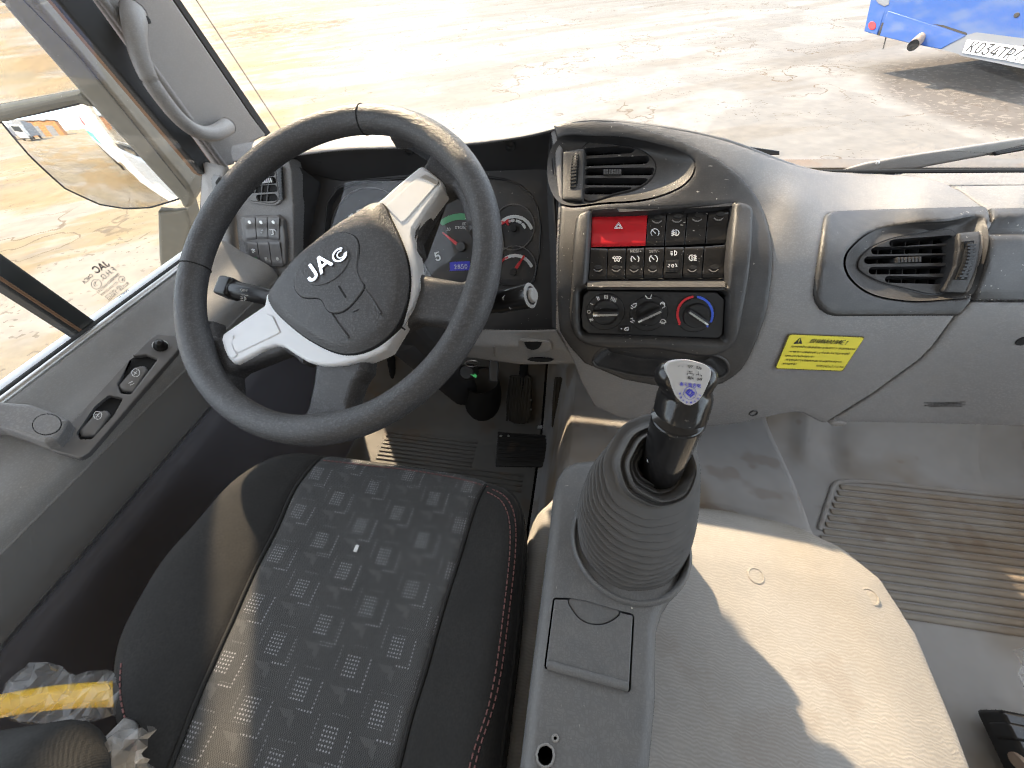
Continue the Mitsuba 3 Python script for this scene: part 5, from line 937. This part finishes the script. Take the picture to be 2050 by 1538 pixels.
# ------------------------------------------------------------------ floor, engine tunnel and pedals
ZF, ZP = -0.865, -0.755
TUN = Polygon([(-.055, -.70), (-.055, .15), (-.045, .215), (-.01, .245), (.24, .252), (.315, .246), (.36, .226), (.395, .19), (.41, .13), (.408, .05), (.40, -.05), (.40, -.70)])
STP = Polygon([(-.03, -.6), (-.03, .66), (.405, .66), (.41, .36), (.40, -.6)])
def sd(poly, P): pts = shapely.points(P); d = shapely.distance(poly, pts); return np.where(shapely.contains(poly, pts), -shapely.distance(poly.exterior, pts), d)
def floor_z(P):
    x, y = P[:, 0], P[:, 1]; S = lambda a, b, v: np.clip((v - a) / (b - a), 0, 1) ** 2 * (3 - 2 * np.clip((v - a) / (b - a), 0, 1))
    z = np.where(x > .2, ZP, ZF) + S(.50, .80, y) * .26
    z = z + np.where(x > .42, S(.46, .54, y) * (.016 * np.exp(-((x - .515) / .020) ** 2) - .014 * np.exp(-((x - .575) / .022) ** 2) + .012 * np.exp(-((x - .83) / .012) ** 2)), 0)
    st = -.60 - .02 * S(.30, .5, y); d = sd(STP, P); z = z + (st - z) * (1 - S(-.035, .03, d))
    d = sd(TUN, P); tp = -.472 + .012 * S(.0, -.3, y) - .012 * np.exp(-((x - .26) / .2) ** 2 * 0) - .02 * S(-.09, .0, d)
    z = z + (tp - z) * (1 - S(-.03, .045, d))
    return z + .0014 * (meshkit.fbm(np.column_stack([x * 6, y * 6, x * 0]), 3, 4) - .5) * 2
def field(x0, x1, y0, y1, st, f):
    X, Y = np.meshgrid(np.arange(x0, x1 + 1e-9, st), np.arange(y0, y1 + 1e-9, st), indexing='ij'); P = np.column_stack([X.ravel(), Y.ravel()])
    return sheet(np.stack([X, Y, f(P).reshape(X.shape)], -1), 0, (0, 0, 5))
cov = thing('engine_cover', 'grey vinyl covered engine hump beside the gear lever', 'engine cover')
part(cov, 'vinyl', field(-.068, .455, -.70, .275, .006, floor_z), 'cover_vinyl', True, 'pressed grey vinyl over the hump')
for x, y in ((1518, 1150), (1756, 1190)):
    c = atz(x, y, -.478); c[2] = floor_z(c[None, :2])[0]; part(cov, 'stud', lathe(c, (0, 0, 1), [(-.002, .0095), (.0008, .0090), (.0012, .0078), (.0003, .0072), (.0003, 0)], 24), 'cover_vinyl', 40, 'round plug in the vinyl')
fl = thing('floor_mat', 'worn grey moulded floor mat, dirty with mud', 'floor mat')
part(fl, 'driver_side', field(-.60, -.062, -.5, .80, .012, floor_z), 'floor_dirty', True)
part(fl, 'center', field(-.066, .45, .262, .80, .007, lambda P: floor_z(P) - .0015), 'floor_vinyl', True)
part(fl, 'passenger_side', field(.44, 1.01, -.6, .80, .010, floor_z), 'floor_vinyl', True)
for k in range(17):
    y = .443 - .0142 * k; x0 = .560 - .009 * k if k < 8 else .488
    part(fl, 'rib', tube([np.array([x, y + .016 * (x - .56), ZP + .0004]) for x in np.linspace(x0, .995, 14)], .0056, 10, flat=.62), 'rib_vinyl', True)
part(fl, 'rib_border', tube(curve([(.99, .470, ZP + .001), (.70, .464, ZP + .001), (.585, .459, ZP + .001), (.552, .448, ZP + .001), (.538, .428, ZP + .001), (.516, .390, ZP + .001), (.49, .345, ZP + .001)], 60), .0048, 8, flat=.8), 'floor_vinyl', True)
for k in range(9):
    y = .520 - .0118 * k; part(fl, 'rib', tube([(x, y, ZF + .001) for x in np.linspace(-.50, -.238, 8)], .0034, 8, flat=.8), 'floor_dirty', True)
for k in range(4):
    y = .43 - .014 * k; part(fl, 'rib', tube([(x, y, ZF + .001) for x in np.linspace(-.30, -.10, 8)], .0034, 8, flat=.8), 'floor_dirty', True)
FPL = Pl((-.15, .52, ZF + .012), (0, -.12, 1))
hp2 = thing('heel_plate', 'ribbed rubber heel plate on the driver floor below the accelerator', 'heel plate')
part(hp2, 'plate', slab(FPL, FPL.poly([(997, 855), (1136, 866), (1128, 935), (992, 934)], .003), -.015, 0, .002), 'pedal_rubber')
for k in range(9): part(hp2, 'rib', tube([FPL.px(999 - k * .4, 860 + 7.6 * k, .001), FPL.px(1133 - k * .8, 869 + 7.0 * k, .001)], .0028, 8, flat=.7), 'pedal_rubber', True)
for x in (1003, 1018): part(hp2, 'stud', lathe(FPL.px(x, 873, .002), FPL.n, [(0, .004), (.002, .003), (.0025, 0)], 14), 'steel', True)
def pedal(name, label, P, pl, arm, ribs=8, rub='pedal_rubber'):
    k = thing(name, label, 'pedal'); part(k, 'pad', slab(pl, pl.poly(P, .003), -.012, .004, .003), rub)
    uvs = pl.uv([pl.px(*q) for q in P]); x0, x1, y0, y1 = uvs[:, 0].min() + .006, uvs[:, 0].max() - .006, uvs[:, 1].min() + .006, uvs[:, 1].max() - .006
    for t in np.linspace(x0, x1, ribs): part(k, 'rib', tube(pl.xyz(np.array([(t, y0), (t, y1)]), .0045), .0022, 6), rub, True)
    part(k, 'arm', tube([pl.o + np.array(a) for a in arm], .011, 12), 'void', True); return k
BPp = Pl(aty(1043, 800, .60), (0, -.72, .69)); bpd = pedal('brake_pedal', 'brown worn brake pedal with a round lower end, middle of the pedals', [(1022, 752), (1062, 752), (1064, 800), (1062, 838), (1050, 849), (1030, 848), (1014, 838), (1014, 800)], BPp, [(0, 0, -.01), (0, .10, .10), (0, .16, .26)])
APp = Pl(aty(1130, 800, .585), (0, -.80, .60)); pedal('accelerator_pedal', 'black ribbed accelerator pedal below the centre panel', [(1110, 757), (1150, 757), (1153, 800), (1152, 855), (1104, 855), (1106, 800)], APp, [(0, .01, -.02), (0, .06, -.05), (0, .14, -.02)])
KPp = Pl(aty(785, 860, .53), (0, -.6, .8)); pedal('clutch_pedal', 'black ribbed pedal pad half hidden by the steering wheel rim', [(748, 846), (828, 826), (838, 866), (815, 880), (752, 878), (735, 870)], KPp, [(0, 0, -.01), (0, .10, .10), (0, .16, .26)])
for p, xy in ((bpd, ((1063, 801), (1063, 820))),):
    for x, y in xy: part(p, 'stud', lathe(BPp.px(x, y, .004), BPp.n, [(0, .003), (.002, .0022), (.0024, 0)], 12), 'steel', True)
sc_ = single('paper_scrap', bx(atz(1081, 855, ZF + .03), (.012, .010, .004), None, .001), 'print_white', 'tiny white paper scrap on the driver floor by the accelerator', 'scrap')

# ------------------------------------------------------------------ console, gaiter and gear lever
CT = Pl((0, 0, -.400), (0, 0, 1), (1, 0, 0))
con = thing('center_console', 'grey plastic console with a square lid behind the gear lever', 'console')
cpoly = CT.poly([(1108, 985), (1114, 956), (1128, 932), (1152, 920), (1185, 916), (1300, 930), (1352, 980), (1372, 1060), (1370, 1105), (1366, 1145), (1355, 1188), (1330, 1226), (1320, 1260), (1318, 1310), (1318, 1400), (1306, 1538), (1290, 1720), (1030, 1720), (1040, 1538), (1063, 1350), (1085, 1180), (1100, 1060), (1105, 1010)], .008)
holeA = Polygon(CT.uv([CT.px(x + rng.normal(0, .6), y + rng.normal(0, .6)) for x, y in arc((1092, 1513), 17, 0, 360, 26, 23)])); holeB = Polygon(CT.uv([CT.px(x, y) for x, y in arc((1111.5, 1478), 5.5, 0, 360, 14, 6.5)]))
LIDP = [(1110, 1200), (1140, 1200.5), (1172, 1206), (1240, 1226), (1267, 1232.5), (1259, 1382), (1176, 1359), (1092.5, 1336)]
lid_gap = CT.poly(LIDP, .0012).buffer(.0015)
part(con, 'shell', moulded(CT, cpoly.difference(unary_union([holeA, holeB, lid_gap])), 0, .012, .085), 'console_grey', 40, 'grey console shell with two rough cut holes')
part(con, 'hole_shade', slab(CT, unary_union([holeA.buffer(.004), holeB.buffer(.004), lid_gap.buffer(.002)]), -.06, -.05), 'void', False)
part(con, 'burr', [tube(CT.xyz(np.array(h_.exterior.coords)[:-1] * 1.0, .0006), .0009, 6, True) for h_ in (holeA, holeB)], 'trim_grey', True, 'pale burr round the cut holes')
lid = part(con, 'lid', slab(CT, CT.poly(LIDP, .0012).difference(CT.poly(curve(np.array([(1138, 1200), (1160, 1197), (1195, 1202), (1241, 1226), (1218, 1245), (1190, 1249.5), (1162, 1239), (1146, 1220)], float), 40, True).tolist()).buffer(.0006)), -.02, .0004, .0012), 'console_grey', 40, 'square lid with a rounded finger notch')
part(lid, 'finger_notch', slab(CT, CT.poly(curve(np.array([(1138, 1200), (1160, 1197), (1195, 1202), (1241, 1226), (1218, 1245), (1190, 1249.5), (1162, 1239), (1146, 1220)], float), 40, True).tolist()), -.02, -.0018, .001), 'console_grey')
part(lid, 'ridge', tube([CT.px(1097, 1331, .0012), CT.px(1176, 1353, .002), CT.px(1257, 1375, .0012)], .0036, 12, flat=.7), 'console_grey', True)
B0 = np.array([.073, .143, -.400])
part(con, 'gaiter_collar', lathe(B0, (0, 0, 1), [(-.02, .0605), (.0, .0598), (.0030, .0585), (.0040, .0570), (.0036, .0556), (.001, .0542), (-.01, .0532)], 64), 'console_grey', True, 'raised collar round the gaiter')
gt = thing('gear_gaiter', 'dusty black ribbed rubber gaiter round the gear lever', 'gaiter')
NF, K = 15, 96
def gaiter():
    rows, ph = [], np.arange(K) * 2 * np.pi / K
    cb, ct, tilt = B0 + (0, 0, -.010), np.array([.083, .189, -.322]), math.radians(36); dv = nrm((.42, -.78, 0)); n = math.cos(tilt) * np.array([0, 0, 1]) + math.sin(tilt) * dv
    u0, v0 = nrm(np.cross((0, 0, 1), dv)), dv; v1 = math.cos(tilt) * dv - math.sin(tilt) * np.array([0, 0, 1])
    base_, top_ = [c + r * (np.cos(ph)[:, None] * u0 + np.sin(ph)[:, None] * v) for c, r, v in ((cb, .0485, v0), (ct, .0435, v1))]
    front = .5 - .5 * np.sin(ph)                                     # 1 on the stretched side, 0 where the folds are squeezed
    for s_ in np.linspace(0, 1, NF * 11 + 1):
        c = cb + (ct - cb) * s_; o = base_ + (top_ - base_) * s_; out = o - c; out /= np.linalg.norm(out, axis=1, keepdims=True)
        f = s_ * NF; w = (2 * abs(math.sin(math.pi * f)) ** .8 - 1.1) * (.0037 + .0018 * front) * (1 + .12 * np.sin(2 * ph + 3 * s_)); bul = .0085 * math.sin(math.pi * s_)
        rows.append(o + out * (w + bul + .0009 * np.sin(3 * ph + 5 * s_) + .0005 * np.sin(8 * ph + 11 * s_))[:, None])
    cen = rows[-1].mean(0); e = rows[-1]
    for t in np.linspace(0, 1, 36)[1:]:                              # folds that turn in round the lever
        k = 1 - .63 * t; w = .0046 * math.sin(t * math.pi * 8) * (1 - .3 * t); sink = .007 * math.sin(min(t * 2, 1) * math.pi) - .020 * max(0, t - .3) ** 1.3 * 1.4
        rows.append(cen + np.array([.007, .000, 0]) * t + (e - cen) * (k * (1 + .05 * t * np.sin(4 * ph + 1))[:, None]) + n * (sink + w))
    V = np.stack(rows); V = np.concatenate([V, V[:, :1]], 1); return sheet(V)
gm = gaiter(); 
if ((gm.face_normals * (gm.triangles_center - np.array([.07, .165, -.36]))).sum() < 0): gm.invert()
part(gt, 'folds', gm, 'boot_rubber', True)
gv = thing('gear_lever', 'glossy black gear lever with a silver shift pattern plate on its knob', 'gear lever')
def at(x, y, s): return ray(x, y) * s
part(gv, 'shaft', tube(curve([at(1300, 990, .405), at(1322, 945, .366), at(1338, 895, .338), at(1352, 852, .322), at(1357, 835, .316)], 24), np.linspace(.0160, .0214, 24), 28), 'gloss_black', True, 'black lever sleeve below the knob')
for x, y, s in ((1301, 921, .342), (1342, 915, .324), (1352, 931, .335)): part(gv, 'screw', lathe(at(x, y, s), -ray(x, y), [(-.002, .0032), (.0006, .0032), (.0012, .002), (.0012, 0)], 14), 'chrome', True)
kb = hull([at(1342, 752, .306), at(1403, 759, .306), at(1376, 798, .312), at(1371, 770, .318)], [.0128, .0128, .0135, .016], 28) + hull([at(1369, 800, .320), at(1361, 832, .322), at(1355, 852, .324)], [.0228, .0222, .0206], 28)
knb = part(gv, 'knob', smoothed(kb, .0025, 26), 'gloss_black', True, 'glossy black knob')
KP = plane3(at(1341, 730, .2925), at(1412, 737, .2925), at(1378, 805, .2985)).off(.0006)
KPL = [(1334, 742), (1333, 734), (1341, 725), (1352.6, 721.7), (1373.6, 720.5), (1397, 725), (1414, 731.5), (1422.5, 741), (1423, 750), (1414, 775), (1403, 796), (1393.5, 806), (1379.5, 811.5), (1369, 808), (1359.6, 800), (1350, 785), (1341, 762.7)]
part(knb, 'plate', slab(KP, Polygon(curve(KP.uv([KP.px(*q) for q in KPL]), 80, True)), -.004, .0006, .0005), 'plate_silver', 40, 'silver plate with shift pattern and blue emblem')
KT = KP.off(.0007)
for s_, a, b in (('C', (1357, 734.5), (1359.5, 734.7)), ('1', (1365, 734.8), (1367, 735)), ('3/7', (1375, 735.5), (1386, 736.5)), ('5/6', (1392, 738), (1403, 740)), ('R/4', (1376, 758.5), (1388, 759.5)), ('2/8', (1394, 761), (1404.5, 762))):
    part(knb, 'lettering', text(KT, a, b, s_, bold=True, thick=.0001), 'print_black', False)
part(knb, 'shift_pattern', mark(KT, [[(1375, 751), (1375, 747), (1387, 748), (1387, 752)], [(1393, 753), (1393, 750), (1404, 751), (1404, 755)], [(1381, 748), (1380, 743)], [(1398, 750), (1398, 744)], [(1376, 743), (1386, 744)]], .8, thick=.0001), 'print_black', False)
part(knb, 'emblem', [mark(KT, [arc((1380.5, 787), 12.5, 0, 360, 36)], .9, thick=.0001), mark(KT, [[(1380, 779), (1374, 784), (1373, 786), (1379, 792), (1381, 791), (1385, 786)], [(1381, 795), (1388, 789), (1389, 787), (1383, 781), (1381, 782), (1377, 787)]], 2.6, thick=.0001)], 'print_blue', False, 'blue ring emblem')
def glyph(x, y, k, w, rot=0.0):                        # small CJK characters as strokes
    st = {'luo': [[(-.45, -.4), (-.35, -.25)], [(-.5, -.05), (-.38, .05)], [(-.45, .5), (-.35, .2)], [(-.05, -.5), (-.25, -.1)], [(-.1, -.35), (.35, -.35), (-.15, .15)], [(-.1, -.2), (.45, .15)], [(-.05, .15), (.3, .15), (.3, .5), (-.05, .5), (-.05, .15)]],
          'shi': [[(-.45, -.1), (.45, -.1)], [(0, -.5), (0, .4)], [(-.3, .42), (.3, .42)]],
          'te': [[(-.4, -.4), (-.45, -.1)], [(-.45, -.22), (-.1, -.22)], [(-.27, -.5), (-.27, .5)], [(-.45, .12), (-.1, 0)], [(.0, -.3), (.45, -.3)], [(.22, -.5), (.22, -.08)], [(-.02, -.06), (.48, -.06)], [(-.02, .14), (.48, .14)], [(.3, -.06), (.3, .5), (.2, .42)], [(.07, .24), (.14, .34)]],
          'he': [[(0, -.5), (-.45, -.1)], [(0, -.5), (.45, -.1)], [(-.2, -.1), (.2, -.1)], [(-.28, .1), (.28, .1), (.28, .48), (-.28, .48), (-.28, .1)]],
          'chi': [[(-.48, -.35), (-.08, -.35)], [(-.3, -.5), (-.42, 0), (-.06, 0)], [(-.26, -.15), (-.26, .5)], [(-.48, .25), (-.05, .2)], [(.2, -.5), (-.02, -.1)], [(.2, -.5), (.48, -.12)], [(.08, 0), (.4, 0)], [(.15, .0), (.12, .5), (.45, .45)]]}[k]
    c, s = math.cos(rot), math.sin(rot); return [[(x + w * (a * c - b * s), y + w * (a * s + b * c)) for a, b in l] for l in st]
part(knb, 'characters', mark(KT, sum([glyph(x, y, k, 7.2) for x, y, k in ((1364, 769, 'luo'), (1372.5, 769.5, 'shi'), (1381, 770.5, 'te'), (1390, 771.5, 'he'), (1399, 772.5, 'chi'))], []), .8, thick=.0001), 'print_blue', False, 'row of blue Chinese characters')
names = ['luo', 'te', 'shi', 'he', 'te', 'he', 'chi', 'shi']
part(knb, 'characters', mark(KT, sum([glyph(1380.5 + 20 * math.cos(t), 787 + 19 * math.sin(t), k, 3.8, t - math.pi / 2) for k, t in zip(names, np.radians(np.linspace(178, 12, 8)))], []), .6, thick=.0001), 'print_blue', False, 'arc of small blue characters')

# ------------------------------------------------------------------ driver seat
OUT = [(252, 1400), (250, 1345), (262, 1280), (300, 1200), (345, 1125), (400, 1060), (465, 985), (525, 938), (580, 913), (640, 906), (760, 915), (900, 936), (985, 962), (1018, 982), (1040, 1015), (1047, 1070), (1043, 1150), (1030, 1300), (1015, 1420), (1000, 1538), (985, 1640), (960, 1760), (330, 1760), (285, 1600), (262, 1500)]
seat_out = Polygon(curve(np.array([atz(x, y, -.457)[:2] for x, y in OUT]), 220, True)).buffer(0)
s_l = [atz(x, y, -.443)[:2] for x, y in ((648, 880), (635, 908), (590, 968), (555, 1040), (510, 1130), (470, 1220), (430, 1310), (390, 1400), (352, 1500), (300, 1640), (260, 1780))]
s_r = [atz(x, y, -.443)[:2] for x, y in ((985, 930), (970, 962), (950, 1010), (925, 1090), (900, 1170), (870, 1270), (845, 1360), (820, 1440), (795, 1538), (760, 1650), (725, 1780))]
SL, SR = LineString(curve(np.array(s_l), 60)), LineString(curve(np.array(s_r), 60))
mid_p = Polygon(np.vstack([np.array(SL.coords), np.array(SR.coords)[::-1]])).buffer(0)
def seat_z(P):
    pts = shapely.points(P); d = np.where(shapely.contains(seat_out, pts), shapely.distance(seat_out.exterior, pts), 0.0)
    inm = shapely.contains(mid_p, pts); dl, dr_ = shapely.distance(SL, pts), shapely.distance(SR, pts); ds = np.minimum(dl, dr_)
    z = -.447 + .05 * np.clip(.10 - P[:, 1], 0, 1) * .35
    z = z + np.where(inm, -.006 * np.clip(ds / .07, 0, 1), .020 * np.sin(np.clip(ds / .10, 0, 1) * math.pi * .62))
    z = z - .0035 * np.exp(-(ds / .004) ** 2)
    R = .032; k = np.clip(d / R, 0, 1); z = z - R * .8 * (1 - np.sqrt(1 - (1 - k) ** 2))
    return z + .0022 * (meshkit.fbm(np.column_stack([P * 16, P[:, :1] * 0]), 3, 2) - .5)
def patch2(poly, st=.006, skirt=0.0):
    poly = shapely.geometry.polygon.orient(poly); bd = resample(np.array(poly.exterior.coords)[:-1], st * .6); inn = poly.buffer(-st * .4); a, b, c, d = poly.bounds
    G = np.array([(x, y) for x in np.arange(a, c, st) for y in np.arange(b, d, st)]); G = G[shapely.contains_xy(inn, G[:, 0], G[:, 1])]
    Q = np.vstack([bd, G]); t = Delaunay(Q).simplices; ce = Q[t].mean(1); t = t[shapely.contains_xy(poly.buffer(1e-5), ce[:, 0], ce[:, 1])]
    e = Q[t]; ar = cross2(e); t = t[np.abs(ar) > 1e-12]; ar = ar[np.abs(ar) > 1e-12]; t = np.where(ar[:, None] < 0, t[:, ::-1], t)
    return trimesh.Trimesh(np.column_stack([Q, seat_z(Q)]), t, process=False)
seat = thing('driver_seat', 'black cloth driver seat with a dotted square pattern', 'seat')
split = seat_out.difference(mid_p); bol = sorted([p for p in getattr(split, 'geoms', [split]) if p.area > .003], key=lambda p: p.centroid.x)
part(seat, 'cushion', patch2(seat_out.intersection(mid_p), .005), 'seat_cloth', True, 'patterned centre of the seat')
for p, lb in zip(bol, ('left side bolster', 'right side bolster')): part(seat, 'bolster', patch2(p, .005), 'bolster_cloth', True, 'plain black ' + lb)
ex = resample(np.array(seat_out.exterior.coords)[:-1], .006); z0 = seat_z(ex)
sk = [np.column_stack([inset(ex, -o, 1 if seat_out.exterior.is_ccw else -1), z0 + h_]) for o, h_ in ((0, 0), (.003, -.012), (.004, -.04), (.0, -.10), (-.02, -.16))]
sk = np.stack(sk); part(seat, 'side_panel', sheet(np.concatenate([sk, sk[:, :1]], 1), 0, (0, -2, 1)), 'bolster_cloth', True)
for L in (SL, SR):
    c = np.array([p for p in np.array(L.coords) if seat_out.buffer(-.008).contains(Point(p))]); part(seat, 'piping', tube(np.column_stack([c, seat_z(c) + .0022]), .0021, 8), 'bolster_cloth', True)
part(seat, 'edge_piping', tube(np.column_stack([ex, z0 - .001]), .0022, 8, True), 'bolster_cloth', True)
def stitches(P, k):
    L = LineString(curve(np.array([atz(x, y, -.438)[:2] for x, y in P]), 80)); out = []
    for t in np.arange(0, L.length, .0058):
        q = np.array([L.interpolate(t).coords[0], L.interpolate(min(t + .0038, L.length)).coords[0]]); out.append(tube(np.column_stack([q, seat_z(q) + .0006]), .00075, 5))
    return part(seat, 'stitching', out, 'thread', True, 'reddish double stitching along the right bolster' if not k else None)
st_ = [(985, 975), (1012, 995), (1028, 1025), (1033, 1065), (1030, 1130), (1018, 1240), (1005, 1340), (985, 1430), (962, 1500), (948, 1560)]
stitches(st_, 0); stitches([(x - 11, y + 6) for x, y in st_], 1)
stitches([(640, 913), (760, 922), (900, 943), (975, 965)], 1); stitches([(262, 1330), (258, 1390), (266, 1450), (280, 1510)], 1)
part(seat, 'base', bx((-.24, -.10, -.75), (.36, .44, .30), None, .02), 'void'); part(seat, 'lint', bx(np.array([*atz(712, 1097, -.45)[:2], -.4520]), (.004, .008, .001)), 'print_white')
fold = np.array([[(*atz(x, y, -.455 + h_)[:2], -.452 + h_) for x, y in ((330, 1560), (370, 1495), (440, 1500), (520, 1560))] for h_ in (0, .012)])

# ------------------------------------------------------------------ small things beside the seat
ar = thing('cloth_cushion', 'rounded dark grey cloth cushion end in the lower left corner', 'cushion')
part(ar, 'pad', hull([atz(x, y, -.385) for x, y in ((-60, 1590), (60, 1585), (105, 1600), (60, 1700), (-60, 1700))], [.036, .040, .031, .027, .027], 32), 'bolster_cloth', True)
yb = thing('yellow_bar', 'yellow tubular bar between the seat and the door', 'bar')
part(yb, 'tube', tube(curve([atz(x, y, -.45) for x, y in ((-140, 1440), (-40, 1422), (60, 1403), (150, 1393), (262, 1389), (330, 1392))], 30), .0100, 20), 'yellow_paint', True)
def crumple(P, z, amp, st, seed, tilt=0.0):
    """Crumpled clear film: a faceted sheet inside the outline P."""
    r_ = np.random.default_rng(seed); poly = Polygon([atz(x, y, z)[:2] for x, y in P]).buffer(0); bd = resample(np.array(poly.exterior.coords)[:-1], st * .8); a, b, c, d = poly.bounds
    G = np.array([(x, y) for x in np.arange(a, c, st) for y in np.arange(b, d, st)]); G = G + r_.normal(0, st * .3, G.shape); G = G[shapely.contains_xy(poly.buffer(-st * .3), G[:, 0], G[:, 1])]
    Q = np.vstack([bd + r_.normal(0, st * .12, bd.shape), G]); t = Delaunay(Q).simplices; ce = Q[t].mean(1); t = t[shapely.contains_xy(poly, ce[:, 0], ce[:, 1])]
    h_ = amp * (meshkit.fbm(np.column_stack([Q * 38, Q[:, :1] * 0 + seed]), 4, seed) - .5) * 2 + r_.normal(0, amp * .16, len(Q))
    return trimesh.Trimesh(np.column_stack([Q, z + h_]), t, process=False)
fm = thing('plastic_film', 'crumpled clear plastic film wrapped round the yellow bar', 'film', 'clear film wrapping')
FPO = [(-60, 1462), (-20, 1404), (30, 1352), (70, 1326), (104, 1328), (140, 1343), (150, 1352), (185, 1346), (215, 1342), (248, 1362), (252, 1405), (225, 1432), (150, 1446), (95, 1450), (50, 1444), (0, 1432)]
part(fm, 'upper_sheet', crumple(FPO, -.434, .012, .007, 3), 'clear_film', False); part(fm, 'lower_sheet', crumple([(x + 3, y + 4) for x, y in FPO], -.466, .010, .008, 5), 'clear_film', False)
f2 = thing('plastic_film', 'torn white film on the seat lever at the lower left of the seat', 'film', 'clear film wrapping')
part(f2, 'upper_sheet', crumple([(160, 1560), (196, 1500), (240, 1466), (262, 1458), (284, 1462), (300, 1448), (306, 1455), (290, 1490), (276, 1508), (300, 1520), (306, 1545), (290, 1600), (200, 1600)], -.395, .012, .006, 11), 'clear_film', False)
part(f2, 'lower_sheet', crumple([(150, 1570), (200, 1495), (250, 1452), (280, 1470), (270, 1510), (300, 1530), (280, 1600)], -.408, .010, .007, 12), 'clear_film', False)
lvr = thing('seat_lever', 'pale seat lever under torn film at the lower left of the seat', 'lever')
part(lvr, 'bar', tube([atz(150, 1570, -.425), atz(215, 1500, -.425), atz(262, 1452, -.425)], .009, 14), 'trim_grey', True)
f3 = single('crumpled_wrapper', crumple([(2033, 1302), (2050, 1296), (2110, 1290), (2120, 1400), (2060, 1392), (2043, 1372), (2040, 1352), (2046, 1330)], -.66, .012, .010, 21), 'clear_film', 'crumpled white wrapper on the floor at the right edge', 'wrapper', False)
sr = thing('seat_rail', 'black metal seat rail on the floor in the lower right corner', 'rail')
part(sr, 'rail', bx(atz(2120, 1560, -.72), (.09, .12, .04), None, .006), 'gloss_black'); part(sr, 'bracket', bx(atz(2085, 1478, -.71), (.09, .018, .03), None, .004), 'gloss_black'); part(sr, 'pivot', tube([atz(2035, 1525, -.71), atz(2130, 1525, -.71)], .009, 14), 'rust')
